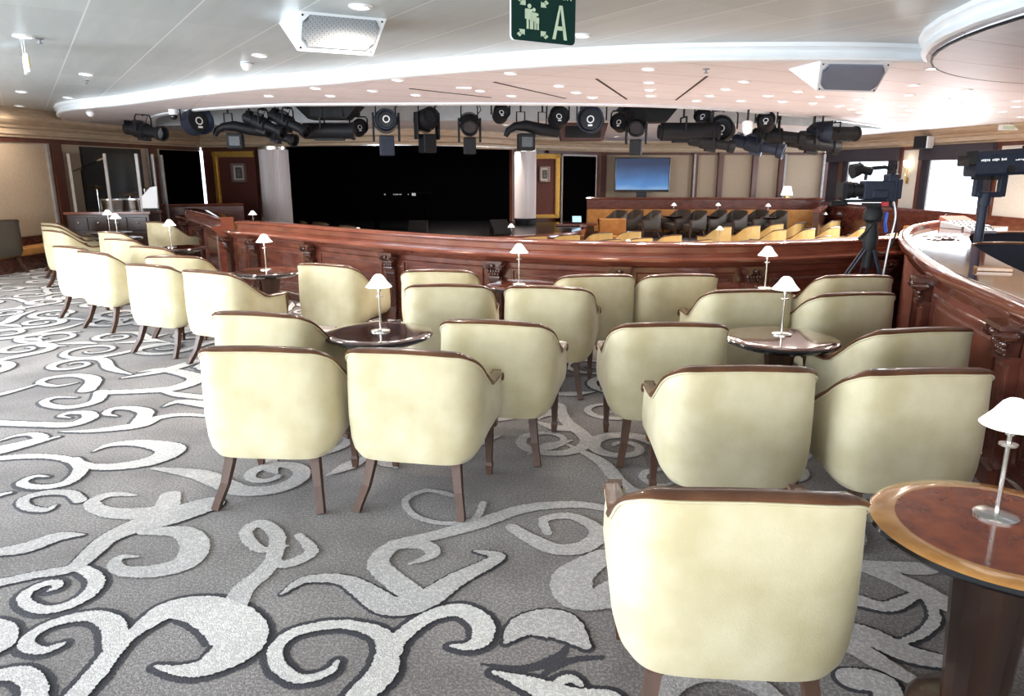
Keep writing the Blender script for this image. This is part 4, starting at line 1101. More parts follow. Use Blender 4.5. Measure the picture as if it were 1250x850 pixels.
# lamp standing on top of the far partition
e = thing('shade_lamp', (atY(960, 246, 21.6).x, 21.62, zb_(760, 241, 21.6) + .001), 0, 'short lamp with a tapered glowing shade on the far partition', 'lamp')
m = MB(); m.lathe([(.17, .06), (.10, .32)], n=24); m.lathe([(.10, .32), (.17, .06)], n=24); m.build('lamp_shade', shade_m, e); m = MB(); m.cyl((0, 0, 0), (0, 0, .2), .02); m.cyl((0, 0, 0), (0, 0, .02), .08); m.build('lamp_base', brass, e)

# ------------------------------------------------------------------ cabinet, drum kit, shield
cab = thing('bar_cabinet', (-7.05, 13.3, 0), math.radians(-30), 'dark wooden cabinet with shiny handles below the drum kit', 'cabinet')
cab.location = (-6.93, 12.75, 0); cab.rotation_euler.z = math.radians(6)
MB().box((0, 0, .42), (1.34, .5, .84)).build('body', dkw, cab, bevel=.01); MB().box((0, 0, .86), (1.40, .56, .04)).build('worktop', mahog2, cab)
for kx in range(4):
    for kz in range(3):
        m = MB(); m.box((-.48 + kx * .32, -.26, .16 + kz * .26), (.28, .02, .22)); dr = m.build('drawer', dkw, cab, bevel=.006)
        m = MB(); m.ball((-.48 + kx * .32, -.285, .18 + kz * .26), .02, 8); m.build('knob', chrome, dr)
riser = MB(); riser.box((-6.9, 14.2, .2), (1.9, 2.2, .4)); struct(riser.build('floor_riser', stagef))
dk = (-6.9, 14.9)
def drum(px, py, Y, r, h, label, tilt=0):
    p = atY(px, py, Y); e = thing('drum', (p.x, Y, p.z - h / 2), 0, label, 'drum', 'amber drums of the kit')
    m = MB(); m.lathe([(0, 0), (r, 0), (r, h), (0, h)], n=28); m.build('shell', drumw, e)
    for z in (0, h - .025):
        m = MB(); m.lathe([(r + .004, z), (r + .01, z), (r + .01, z + .025), (r + .004, z + .025)], n=28); m.build('hoop', chrome, e)
    for k in range(8):
        a = k * PI / 4; m = MB(); m.cyl((math.cos(a) * (r + .008), math.sin(a) * (r + .008), .01), (math.cos(a) * (r + .008), math.sin(a) * (r + .008), h - .01), .006, n=6); m.build('lug', chrome, e)
    m = MB()
    for k in range(3):
        a = k * 2 * PI / 3; m.cyl((math.cos(a) * r * .8, math.sin(a) * r * .8, 0), (math.cos(a) * r * .9, math.sin(a) * r * .9, -(p.z - h / 2) + .40), .01, n=6)
    m.build('stand', chrome, e)
drum(136, 250, 13.35, .17, .22, 'amber drum with chrome hoops, left one above the cabinet')
drum(164, 250, 13.65, .20, .24, 'amber drum with chrome hoops, right one above the cabinet')
drum(150, 262, 14.1, .20, .30, 'amber drum mostly hidden between the other two')
def cymbal(px, py, Y, r, tilt, label):
    p = atY(px, py, Y); e = thing('cymbal_stand', (p.x, Y, .4), 0, label, 'cymbal'); h = p.z - .4
    T = Matrix.Translation((0, 0, h)) @ Matrix.Rotation(tilt, 4, 'Y')
    MB().lathe([(0, .03), (.04, .025), (r * .6, .008), (r, 0), (r * .6, .002), (0, .018)], n=32, M=T).build('cymbal', brass, e)
    m = MB(); m.cyl((0, 0, .02), (0, 0, h + .03), .011); 
    for k in range(3):
        a = k * 2 * PI / 3; m.cyl((0, 0, .25), (.22 * math.cos(a), .22 * math.sin(a), 0), .009, n=6)
    m.build('stand', chrome, e)
cymbal(158, 238, 13.75, .26, .12, 'flat cymbal over the right amber drum'); cymbal(176, 231, 14.1, .24, -.15, 'dark cymbal at the right of the kit'); cymbal(118, 229, 13.6, .22, .2, 'cymbal at the left of the kit')
# microphone boom
p = atY(99, 207, 13.3)
e = thing('microphone_stand', (p.x, 13.3, 0), 0, 'tall black microphone boom stand at the left of the drum shield', 'microphone stand')
m = MB(); m.cyl((0, 0, 0.02), (0, 0, p.z), .012); m.lathe([(0, 0), (.13, 0), (.12, .02), (0, .03)], n=20); m.build('stand', black, e)
p2 = atY(124, 195, 13.3); m = MB(); m.cyl((-.15, 0, p.z - .03), (p2.x - p.x, 0, p2.z), .009, n=8); m.build('boom', black, e)
m = MB(); m.cyl((p2.x - p.x - .08, 0, p2.z - .02), (p2.x - p.x + .06, 0, p2.z + .03), .02, n=10); m.build('microphone', chrome, e)
# acrylic drum shield
e = thing('drum_shield', (0, 0, 0), 0, 'clear acrylic drum shield with upright posts behind the cabinet', 'screen')
sh = []
for px_, Y in ((88, 13.08), (131.5, 13.08), (170, 13.15), (189, 13.5), (200, 14.2)):
    q = atY(px_, 220, Y); sh.append((q.x, Y))
for i, (x, y) in enumerate(sh):
    m = MB(); m.box((x, y, 1.13), (.05, .03, 1.45)); m.build('post', satin, e)
for i in range(len(sh) - 1):
    a, b = Vector(sh[i]), Vector(sh[i + 1]); d = b - a
    m = MB(); m.box(((a.x + b.x) / 2, (a.y + b.y) / 2, 1.13), (d.length - .06, .008, 1.45), rz=math.atan2(d.y, d.x)); m.build('pane', glassm, e)
MB().sweep(sh, [(.03, 0), (.03, .41), (-.03, .41), (-.03, 0)], closed=True, smooth=False).build('skirt', mahogd, e)
e = thing('sheet_music', (atY(184, 240, 13.0).x, 12.95, .86), 0, 'white sheet music standing at the right of the drum kit', 'paper')
m = MB(); m.add([(-.14, 0, .06), (.12, 0, .06), (.14, .02, .44), (.02, .02, .42), (-.14, .01, .26)], [(0, 1, 2, 3, 4)], 0, False); m.add([(-.14, .006, .06), (.12, .006, .06), (.14, .026, .44), (.02, .026, .42), (-.14, .016, .26)], [(4, 3, 2, 1, 0)], 0, False); m.build('pages', paper, e)
m = MB(); m.box((0, .02, .04), (.30, .05, .02)); m.cyl((0, .03, -.86), (0, .03, .05), .012); m.build('music_stand', black, e)

# ------------------------------------------------------------------ downlights
def downlight(x, y, z, label, r=.05, power=9, grp='recessed downlights', glow=True):
    e = thing('downlight', (x, y, z), 0, label, 'ceiling light', grp)
    return e
dl_proto = None
def put_down(x, y, z, label, grp, power, k=1.0):
    global dl_proto
    if dl_proto is None:
        dl_proto = thing('downlight', (x, y, z), 0, label, 'ceiling light', grp)
        MB().lathe([(.034, -.003), (.046, -.012), (.060, -.010), (.064, 0), (.034, .0)], n=24).build('bezel', white_p, dl_proto)
        MB().lathe([(0, -.006), (.036, -.006)], n=24).build('lens', bulb, dl_proto)
        e = dl_proto
    else: e = dup(dl_proto, (x, y, z), 0, label, grp)
    e.scale = (k, k, k)
    l = bpy.data.lights.new('downlight beam', 'SPOT'); l.energy = power; l.color = (1, .89, .77); l.spot_size = math.radians(160); l.spot_blend = .8; l.shadow_soft_size = .05
    lo_ = bpy.data.objects.new('downlight_beam', l); COL.objects.link(lo_); lo_.location = (x, y, z - .03)
    return e
UPP = [(29, 46), (106, 92), (84, 120), (27, 113), (24, 130), (318, 69), (252, 101), (440, 10), (711, 45), (33, 143)]
UPP.sort()
for i, (x, y) in enumerate(UPP):
    X, Y = at(x, y, ZC - .012); put_down(X, Y, ZC, 'recessed lit downlight in the panelled upper ceiling, %s from the left' % ordn(i), 'upper ceiling downlights', 30, 1.15)
LOW = [(486, 99), (455, 112), (508, 117), (404, 118), (624, 91), (587, 112), (625, 118), (683, 106), (704, 114), (723, 120), (792, 86), (793, 102), (794, 111), (795, 118), (329, 118), (386, 109),
       (909, 101), (887, 110), (867, 118), (851, 124), (938, 118), (905, 124), (956, 125), (975, 113), (1002, 119), (993, 127), (1025, 130), (1048, 122), (1040, 134), (1049, 138), (1137, 85), (1115, 105), (1110, 117), (1086, 126), (1102, 130), (1111, 135), (1104, 141), (1087, 144), (1109, 148), (1180, 111), (1153, 122), (1171, 127), (1242, 124), (1241, 131), (1224, 137), (1163, 139), (1246, 143)]
LOW.sort()
for i, (x, y) in enumerate(LOW):
    X, Y = at(x, y, ZS - .012); put_down(X, Y, ZS, 'recessed lit downlight in the rosy lower ceiling, %s from the left' % ordn(i), 'lower ceiling downlights', 30 if Y < 8.5 else 70, 1.0 + max(0, (Y - 8)) * .03)
FAR = [(618, 153), (555, 165), (534, 163), (626, 165), (752, 167), (805, 162)]
FAR.sort()
for i, (x, y) in enumerate(FAR):
    X, Y = at(x, y, ZS - .012); Y = min(Y, 19.5); X = atY(x, y, Y).x; put_down(X, Y, ZS, 'small lit downlight beyond the lighting slot, %s from the left' % ORD[i], 'far ceiling downlights', 80, 1.2)
# dome camera + smoke detectors
for px_, py_, lab in ((301, 80, 'white dome smoke detector on the upper ceiling beside the white wedge speaker'), (110, 140, 'white dome detector under the cove at the far left')):
    z = ZC if px_ > 200 else ZS; X, Y = at(px_, py_ - 4, z)
    e = thing('smoke_detector', (X, Y, z), 0, lab, 'detector')
    MB().lathe([(.0, 0), (.055, 0), (.055, -.03), (.04, -.06), (.02, -.075), (0, -.078)], n=24).build('housing', white_p, e)
    MB().lathe([(.056, -.008), (.060, -.008), (.060, -.014), (.056, -.014)], n=24).build('base_ring', greyp, e)
for i, (px_, py_, z) in enumerate(((105, 98, ZC), (48, 47, ZC), (862, 84, ZS))):
    X, Y = at(px_, py_, z); z -= .0; e = thing('sprinkler', (X, Y, z), 0, ['small sprinkler head beside the left downlights', 'tiny sprinkler head near the top left corner', 'small dark sprinkler heads on the rosy ceiling left of the second wedge speaker'][i], 'sprinkler')
    m = MB(); m.lathe([(.0, 0), (.03, 0), (.03, -.006), (.008, -.01), (.008, -.03), (.02, -.032), (.02, -.036), (0, -.036)], n=16); m.build('head', greyp, e)
X, Y = at(566, 107, ZS); e = thing('ceiling_hatch', (X, Y, ZS), .1, 'small flat white plate on the rosy ceiling', 'plate'); m = MB(); m.box((0, 0, -.008), (.16, .10, .016)); m.build('plate', white_p, e)

# wedge ceiling speakers
def wedge_speaker(A, B, Cc, D, zc, zlow, label, gm):
    """A, B: near edge on the ceiling (left, right); Cc, D: lower edge (left, right); all world xy"""
    c = Vector(((A[0] + B[0]) / 2, (A[1] + B[1]) / 2, zc)); e = thing('ceiling_speaker', c, 0, label, 'speaker')
    A3 = Vector((*A, zc)) - c; B3 = Vector((*B, zc)) - c; C3 = Vector((*Cc, zlow)) - c; D3 = Vector((*D, zlow)) - c
    dirb = (B3 - A3).normalized(); back = Vector((-dirb.y, dirb.x, 0)) * .50
    E3 = A3 + back - dirb * .04; F3 = B3 + back + dirb * .04
    m = MB(); m.add([A3, B3, D3, C3, E3, F3], [(0, 3, 2, 1), (0, 4, 3), (1, 2, 5), (3, 4, 5, 2), (0, 1, 5, 4)], 0, False); m.build('housing', white_p, e)
    nrm = (D3 - A3).cross(C3 - B3).normalized()
    if nrm.y > 0: nrm = -nrm
    def pt(u, v, o): return (A3.lerp(B3, u)).lerp(C3.lerp(D3, u), v) + nrm * o
    oct_ = [(.12, .10), (.88, .10), (.96, .30), (.96, .72), (.88, .90), (.12, .90), (.04, .72), (.04, .30)]
    m = MB(); f = [pt(u, v, .014) for u, v in oct_]; bk = [pt(u, v, 0.0) for u, v in oct_]
    m.add(f + bk, [tuple(range(8)), tuple(reversed(range(8)))] + [(i, (i + 1) % 8, 8 + (i + 1) % 8, 8 + i) for i in range(8)], 0, False); m.build('grille', gm, e)
    for u, v in ((.04, .10), (.96, .10), (.04, .92), (.96, .92)): m = MB(); m.ball(pt(u, v, .004), .007, 6); m.build('screw', black, e)
A = at(365, 13, ZC); B = at(472, 23, ZC); C_ = at(363, 62, 2.30); D_ = at(455, 68, 2.30)
wedge_speaker(A, B, C_, D_, ZC, 2.30, 'white wedge speaker with a pale perforated grille on the upper ceiling', grille)
A = at(1002, 74, ZS); B = at(1090, 75, ZS); C_ = at(997, 111, 2.22); D_ = at(1068, 113, 2.22)
wedge_speaker(A, B, C_, D_, ZS, 2.22, 'white wedge speaker with a blue-grey grille on the lower ceiling', grille2)

# hanging assembly sign 'A'
sL = at(624, 48, 2.27); sR = at(701, 56, 2.27); d = Vector((sR[0] - sL[0], sR[1] - sL[1], 0)); w = d.length; ang = math.atan2(d.y, d.x)
e = thing('muster_sign', (sL[0], sL[1], 2.27), ang, 'green hanging assembly sign with a pale letter A, people and four arrows', 'sign'); H_ = .262
def rrect(x0, z0, x1, z1, r, n=5):
    pts = []
    for cx, cz, a0 in ((x1 - r, z1 - r, 0), (x0 + r, z1 - r, 90), (x0 + r, z0 + r, 180), (x1 - r, z0 + r, 270)):
        for k in range(n + 1):
            a = math.radians(a0 + 90 * k / n); pts.append((cx + r * math.cos(a), cz + r * math.sin(a)))
    return pts
RX = Matrix(((1, 0, 0, 0), (0, 0, 1, 0), (0, 1, 0, 0), (0, 0, 0, 1)))   # xy -> xz
MB().prism(rrect(-.003, -.003, w + .003, H_ + .003, .028), -.001, .010, M=RX).build('edge_plate', white_p, e)
MB().prism(rrect(0, 0, w, H_, .026), -.006, -.001, M=RX).build('face', greenm, e)
gm = MB()
RXS = Matrix.Diagonal((1, 1, .77, 1)) @ RX
def flat(pts): gm.prism(pts, -.0085, -.006, M=RXS)
def sq(x, z): return (x * w, z * w)      # unit = sign width, z from the bottom
# letter A
flat([sq(.63, .07), sq(.68, .07), sq(.755, .58), sq(.735, .62)] )
flat([sq(.735, .62), sq(.785, .62), sq(.78, .58), sq(.755, .58)])
flat([sq(.755, .58), sq(.785, .62), sq(.865, .07), sq(.815, .07)])
flat([sq(.70, .22), sq(.82, .22), sq(.812, .285), sq(.707, .285)])
# people
for cx, s in ((.265, 1.0), (.335, .86), (.385, .66)):
    hz = .19 + .36 * s
    gm.prism([(cx * w + .024 * w * s * 1.2 * math.cos(2 * PI * k / 14), hz * w + .03 * w * s * 1.2 * math.sin(2 * PI * k / 14)) for k in range(14)], -.0085, -.006, M=RXS)
    flat([sq(cx - .045 * s, hz - .045), sq(cx + .045 * s, hz - .045), sq(cx + .045 * s, hz - .21 * s), sq(cx - .045 * s, hz - .21 * s)])
    flat([sq(cx - .04 * s, hz - .20 * s), sq(cx - .01 * s, hz - .20 * s), sq(cx - .01 * s, .19), sq(cx - .04 * s, .19)])
    flat([sq(cx + .01 * s, hz - .20 * s), sq(cx + .04 * s, hz - .20 * s), sq(cx + .04 * s, .19), sq(cx + .01 * s, .19)])
    flat([sq(cx - .065 * s, hz - .05), sq(cx - .048 * s, hz - .045), sq(cx - .048 * s, hz - .2 * s), sq(cx - .065 * s, hz - .2 * s)])
for cx, cz, a in ((.16, .60, -45), (.49, .60, 225), (.15, .13, 45), (.49, .13, 135)):
    R = Matrix.Rotation(math.radians(a), 2)
    def T(px_, pz_): v = R @ Vector((px_, pz_)); return ((cx + v.x) * w, (cz + v.y) * w)
    flat([T(-.075, -.03), T(-.035, -.03), T(-.035, .03), T(-.075, .03)]); flat([T(-.022, -.03), T(.005, -.03), T(.005, .03), T(-.022, .03)]); flat([T(.0, -.062), T(.065, 0), T(.0, .062)])
gm.build('symbols', signw, e)
tx = bpy.data.curves.new('station text', 'FONT'); tx.body = 'STATION'; tx.size = .046; tx.extrude = .001; tx.align_x = 'RIGHT'
to = bpy.data.objects.new('lettering', tx); COL.objects.link(to)
bpy.context.view_layer.update(); dg = bpy.context.evaluated_depsgraph_get(); me = bpy.data.meshes.new_from_object(to.evaluated_get(dg)); bpy.data.objects.remove(to)
to = bpy.data.objects.new('lettering', me); COL.objects.link(to); me.materials.clear(); me.materials.append(signw); to.parent = e; to.rotation_euler = (PI / 2, 0, 0); to.location = (w * .935, -.008, w * .55)
m = MB()
for x in (.2, .8): m.cyl((w * x, .004, H_), (w * x, .004, ZC - 2.27), .004, n=6)
m.build('hanger', chrome, e)
# small edge-on exit sign, far left
p = at(32, 80, 2.40)
e = thing('hanging_sign', (p[0], p[1], 2.33), math.radians(37), 'small hanging sign seen edge-on at the upper left with a yellow edge', 'sign')
m = MB(); m.box((0, 0, .08), (.02, .26, .14)); m.build('panel', white_p, e); m = MB(); m.box((.016, -.04, .09), (.012, .10, .08)); m.build('arrow_plate', yellowm, e); m = MB(); m.cyl((0, .1, .15), (0, .1, .22), .004); m.cyl((0, -.1, .15), (0, -.1, .22), .004); m.build('hanger', chrome, e)
q, d = at_len(RWP, LRW, on_right(1243)); e = thing('exit_sign', (q.x - .35, q.y, 2.28), math.radians(0), 'small pale green exit sign at the right edge above the window wall', 'sign')
m = MB(); m.box((0, 0, .05), (.34, .04, .10)); m.build('panel', white_p, e); m = MB(); m.box((0, -.022, .05), (.22, .004, .06)); m.build('pictogram', signw, e); m = MB(); m.cyl((0, 0, .1), (0, 0, .14), .006); m.build('hanger', chrome, e)

# ------------------------------------------------------------------ stage lights in the slot
def yoke(m, w, top, r=.012):
    m.tube([(-w, 0, 0), (-w, 0, top * .8), (-w * .8, 0, top), (w * .8, 0, top), (w, 0, top * .8), (w, 0, 0)], r, 6)
def fixture(kind, px, py, Y, rz, tilt, label, k=1.0, mt=blackm):
    k *= 1.18; p = atY(px, py, Y); e = thing({'par': 'par_can', 'spot': 'profile_spot', 'mover': 'moving_head_light', 'scan': 'scanner_light', 'tube': 'follow_spot'}[kind], p, rz, label, 'stage light')
    R = Matrix.Rotation(tilt, 4, 'X') @ Matrix.Diagonal((k, k, k, 1))
    up_ = (ZR - p.z)
    if kind == 'par':
        m = MB(); m.lathe([(0, -.20), (.07, -.20), (.12, -.15), (.155, -.08), (.165, .10), (.17, .13), (.155, .13), (.15, .10), (.12, .06)], n=28, M=R @ Matrix.Rotation(PI / 2, 4, 'X')); m.build('can', mt, e, angle=30)
        m = MB(); m.lathe([(0, .075), (.14, .075)], n=24, M=R @ Matrix.Rotation(PI / 2, 4, 'X')); m.build('lens', lampoff, e)
        m = MB(); m.lathe([(.034, .085), (.044, .087), (.048, .082)], n=20, M=R @ Matrix.Rotation(PI / 2, 4, 'X')); m.box((0, -.092, -.075), (.055, .006, .022), M=R); m.build('dial', white_p, e)
        m = MB(); yoke(m, .19 * k, .24 * k); m.build('yoke', black, e)
        m = MB(); m.cyl((0, 0, .22 * k), (0, 0, up_), .016); m.box((0, 0, .27 * k), (.05, .05, .07)); m.build('clamp', black, e)
    elif kind == 'spot':
        T = R @ Matrix.Rotation(PI / 2, 4, 'X')
        m = MB(); m.lathe([(0, -.36), (.06, -.36), (.085, -.33), (.085, -.18), (.10, -.16), (.11, -.05), (.11, .04), (.075, .06), (.07, .26), (.095, .28), (.105, .36), (.085, .36), (.08, .30), (.05, .28)], n=24, M=T)
        m.box((0, .0, -.10), (.10, .16, .06), M=R); m.box((0, .12, .11), (.06, .14, .05), M=R)
        for z in (-.30, -.27, -.24): m.box((0, -z, .08), (.15, .006, .07), M=R)
        m.build('barrel', mt, e, angle=30)
        m = MB(); m.lathe([(0, .31), (.078, .31)], n=20, M=T); m.build('lens', lampoff, e)
        m = MB(); yoke(m, .13 * k, .22 * k); m.build('yoke', black, e)
        m = MB(); m.cyl((0, 0, .20 * k), (0, 0, up_), .014); m.box((0, 0, .25 * k), (.05, .05, .07)); m.tube([(.05, .3 * k, .05), (.12, .1, .10), (.10, 0, .25), (.02, 0, up_ * .9)], .006, 6); m.build('clamp', black, e)
    elif kind == 'mover':
        m = MB(); m.box((0, 0, -.30 * k), (.18 * k, .18 * k, .24 * k)); m.build('base_box', mt, e, bevel=.015)
        m = MB(); m.lathe([(0, -.17), (.09, -.17), (.125, -.10), (.135, .05), (.12, .14), (.10, .14), (.09, .10)], n=24, M=R @ Matrix.Rotation(PI / 2, 4, 'X'));
        for zz in (-.10, -.06, -.02): m.lathe([(.138, zz), (.146, zz), (.146, zz + .01), (.138, zz + .01)], n=24, M=R @ Matrix.Rotation(PI / 2, 4, 'X'))
        m.build('head', mt, e, angle=30)
        m = MB(); m.lathe([(0, .105), (.095, .105)], n=20, M=R @ Matrix.Rotation(PI / 2, 4, 'X')); m.build('lens', lampoff, e)
        if mt is bluem: m = MB(); m.lathe([(.030, .142), (.040, .145), (.044, .140)], n=20, M=R @ Matrix.Rotation(PI / 2, 4, 'X')); m.build('dial', white_p, e)
        for sx in (-1, 1): m = MB(); m.box((sx * .155 * k, 0, -.08 * k), (.03, .10 * k, .34 * k)); m.build('arm', black, e, bevel=.008)
        m = MB(); yoke(m, .12 * k, .30 * k, .010); m.cyl((0, 0, .29 * k), (0, 0, up_), .014); m.tube([(.10 * k, 0, .12 * k), (.17 * k, 0, .20 * k), (.14 * k, 0, .30 * k), (.04, 0, up_ * .9)], .007, 6); m.build('clamp', black, e)
    elif kind == 'scan':
        m = MB(); m.tube([(-.42 * k, 0, -.10 * k), (-.38 * k, 0, -.02 * k), (-.28 * k, 0, .04 * k), (-.12 * k, 0, .05 * k), (.10 * k, 0, 0), (.36 * k, 0, -.03 * k)], [.035 * k, .05 * k, .06 * k, .08 * k, .09 * k, .085 * k], 12); m.build('arched_body', mt, e)
        m = MB(); m.box((-.12 * k, 0, -.18 * k), (.24 * k, .22 * k, .24 * k)); m.build('mirror_box', mt, e, bevel=.015)
        m = MB(); m.box((-.12 * k, -.115 * k, -.18 * k), (.16 * k, .008, .14 * k)); m.build('lens', lampoff, e)
        for x in (-.2, .12): m = MB(); m.tube([((x - .06) * k, 0, .05 * k), ((x - .06) * k, 0, .24 * k), ((x + .06) * k, 0, .24 * k), ((x + .06) * k, 0, .05 * k)], .011, 6); m.cyl((x * k, 0, .24 * k), (x * k, 0, up_), .014); m.build('clamp', black, e)
    elif kind == 'tube':
        m = MB(); m.cyl((-.42 * k, 0, 0), (.38 * k, 0, 0), .13 * k, n=28); m.cyl((.38 * k, 0, 0), (.42 * k, 0, 0), .145 * k, n=28); m.cyl((-.46 * k, 0, 0), (-.42 * k, 0, 0), .10 * k, n=28); m.box((0, 0, -.13 * k), (.5 * k, .1 * k, .05 * k)); m.build('barrel', mt, e, angle=30)
        m = MB(); m.cyl((.415 * k, 0, 0), (.425 * k, 0, 0), .12 * k, n=28); m.build('lens', lampoff, e)
        m = MB(); m.tube([(-.1, .15 * k, 0), (-.1, .15 * k, .2 * k), (-.1, -.15 * k, .2 * k), (-.1, -.15 * k, 0)], .014, 6); m.cyl((-.1, 0, .2 * k), (-.1, 0, up_), .015); m.build('clamp', black, e)
    return e
D90 = PI / 2
FX = [
 ('spot', 176, 160, 11.8, 1.15, .12, 'long black profile spot, first stage light from the left', .95, blackm),
 ('par', 239, 149, 11.0, .9, -.12, 'blue-black par can with a round dial, second stage light from the left', 1.0, bluem),
 ('scan', 296, 158, 11.2, .2, 0, 'arched black scanner light left of the first spot cluster', .8, blackm),
 ('spot', 322, 152, 11.0, 1.3, .35, 'black profile spot, left one of the cluster above the left column', .8, blackm),
 ('spot', 338, 164, 11.4, 1.2, .30, 'black profile spot, lower one of the cluster above the left column', .8, blackm),
 ('spot', 352, 150, 11.0, 1.2, .4, 'black profile spot, right one of the cluster above the left column', .8, blackm),
 ('tube', 402, 160, 11.2, 0, 0, 'long black cylinder spotlight under the left black wedge', .75, blackm),
 ('par', 438, 157, 11.6, .5, -.3, 'small black par can right of the long cylinder spotlight', .62, blackm),
 ('mover', 471, 147, 10.9, .2, -.05, 'stage light with large round face and pale dial over the stage left half', 1.0, bluem),
 ('mover', 521, 146, 11.0, .6, -.3, 'black moving light hanging over the stage, right of the round-faced one', .95, blackm),
 ('mover', 573, 152, 11.0, .1, .5, 'slim black moving light over the middle of the stage', .85, blackm),
 ('par', 611, 140, 11.0, .3, -.5, 'small round black par can right of the slim moving light', .62, blackm),
 ('scan', 652, 158, 11.0, .15, 0, 'arched black scanner light over the right column', .85, blackm),
 ('par', 681, 145, 11.0, .2, -.4, 'round black par can beside the arched scanner', .75, blackm),
 ('par', 722, 147, 10.8, -.25, -.1, 'par can with pale dial in front of the brown box', .95, bluem),
 ('par', 757, 151, 11.3, -.5, -.3, 'small black par can left of the right black wedge', .65, blackm),
 ('mover', 777, 156, 11.2, -.3, .2, 'black moving light hanging below the right black wedge', .8, blackm),
 ('tube', 842, 161, 11.0, .05, 0, 'fat black cylinder spotlight, leftmost in the right cluster', .85, blackm),
 ('par', 859, 145, 11.4, -.6, -.6, 'black par can above the fat cylinder spotlight', .65, blackm),
 ('spot', 868, 175, 11.0, 1.6, .15, 'thin black profile spot hanging lowest under the fat cylinder', .8, blackm),
 ('par', 882, 158, 11.3, -.5, -.1, 'black par can with shiny fittings right of the fat cylinder', .95, blackm),
 ('par', 935, 150, 11.4, -.4, -.5, 'black par can high in the right cluster beside the ceiling dome', .70, blackm),
 ('spot', 925, 178, 11.6, 1.1, .25, 'black profile spot hanging low at the middle of the right cluster', .95, bluem),
 ('spot', 950, 166, 12.0, 1.3, .1, 'black profile spot behind the low one in the right cluster', .95, blackm),
 ('spot', 992, 176, 12.2, 1.5, .15, 'long black profile spot low at the right end of the cluster', 1.0, blackm),
 ('par', 1003, 163, 12.3, 1.2, .0, 'black par can with a bright rim at the right end of the cluster', 1.0, bluem),
 ('tube', 1024, 163, 13.0, .3, 0, 'black cylinder light rightmost in the lighting slot', .75, blackm),
]
for f in FX: fixture(*f)
def trap(px, py0, py1, w0, w1, Y, label, mt, name='ceiling_speaker'):
    p0 = atY(px, py0, Y); p1 = atY(px, py1, Y); s = Y / F
    e = thing(name, (p0.x, Y, p1.z), 0, label, 'speaker')
    h = p0.z - p1.z; a, b = w0 * s / 2, w1 * s / 2
    m = MB(); m.add([(-b, -.2, 0), (b, -.2, 0), (b, .2, 0), (-b, .2, 0), (-a, -.25, h), (a, -.25, h), (a, .3, h), (-a, .3, h)], [(3, 2, 1, 0), (4, 5, 6, 7), (0, 1, 5, 4), (1, 2, 6, 5), (2, 3, 7, 6), (3, 0, 4, 7)], 0, False); m.build('cabinet', mt, e)
    m = MB(); m.box((0, 0, (h + ZR - p1.z) / 2), (.06, .06, ZR - p1.z - h + .02)); m.build('mounting_post', black, e)
    m = MB(); m.box((0, -.235, h * .5), (b * 1.7, .012, h * .7)); m.build('grille', black, e)
trap(402, 129, 146, 74, 44, 11.6, 'black inverted wedge speaker over the left half of the stage', black)
trap(790, 132, 150, 66, 40, 11.6, 'black inverted wedge speaker in the right half of the lighting slot', black)
boxm = mat('dark brown box', (.05, .016, .012), .5, noise=(20, (.07, .025, .018), 3))
trap(710, 151, 172, 58, 48, 11.8, 'dark reddish-brown box speaker behind the dialled par can', boxm)
p = atY(912, 158, 10.9); e = thing('dome_camera', (p.x, 10.9, p.z), 0, 'white dome camera hanging in the right cluster of stage lights', 'camera')
MB().lathe([(0, -.08), (.05, -.06), (.075, 0), (.075, .10), (.05, .12), (0, .12)], n=20).build('housing', white_p, e); MB().cyl((0, 0, .12), (0, 0, ZR - p.z), .015).build('stem', black, e)
p = atY(212, 142, 10.9); e = thing('dome_camera', (p.x, 10.9, p.z), 0, 'small dome camera under the cove between the first two stage lights', 'camera')
MB().lathe([(0.0, .02), (.06, .02), (.065, .12), (0, .12)], n=20).build('housing', white_p, e); MB().ball((0, 0, .0), .05, 10).build('lens', blackg, e); MB().cyl((0, 0, .12), (0, 0, (2.40 if False else ZS) - p.z), .03).build('stem', white_p, e)
# rig pipe following the slot
m = MB(); pp = [(x, y + .6, ZR - .13) for x, y in sn[15:-3]]; m.tube(pp, .022, 8); o = m.build('lighting_pipe', black); tag(o, 'black pipe along the lighting slot carrying the stage lights', 'pipe')

# ------------------------------------------------------------------ tripod camera
TX, TY = 3.02, 6.12
tp = thing('camera_tripod', (TX, TY, 0), 0, 'black camera tripod with spread legs in front of the partition', 'tripod')
hz = 1.12
for a, r in ((math.radians(186), .60), (math.radians(-40), .34), (math.radians(75), .36)):
    fx, fy = r * math.cos(a), r * math.sin(a)
    m = MB(); 
    for o_ in (-.022, .022):
        nx, ny = -math.sin(a) * o_, math.cos(a) * o_
        m.cyl((.04 * math.cos(a) + nx, .04 * math.sin(a) + ny, hz - .2), (fx * .62 + nx, fy * .62 + ny, hz * .38 - .02), .010, n=8)
    m.cyl((fx * .45, fy * .45, hz * .48), (fx, fy, .01), .012, n=8); m.ball((fx, fy, .012), .018, 6)
    m.box((fx * .62, fy * .62, hz * .38), (.07, .05, .04)); m.build('leg', bluem, tp)
m = MB(); m.cyl((0, 0, hz - .35), (0, 0, hz), .045, n=16); m.lathe([(0, hz - .22), (.05, hz - .2), (.062, hz - .1), (.045, hz - .02), (.045, hz + .02), (.075, hz + .05), (.075, hz + .12), (.05, hz + .16), (0, hz + .16)], n=24); m.box((0, 0, hz + .17), (.16, .12, .03)); m.build('fluid_head', black, tp)
m = MB(); m.cyl((.06, -.02, hz + .08), (-.22, -.32, hz - .06), .010); m.cyl((-.17, -.27, hz - .035), (-.26, -.36, hz - .08), .017); m.build('pan_handle', black, tp)
cmz = hz + .19
cam_r = math.radians(168)
vc = thing('video_camera', (TX - .03, TY, cmz), 0, 'black broadcast video camera mounted on the tripod, pointing left', 'camera')
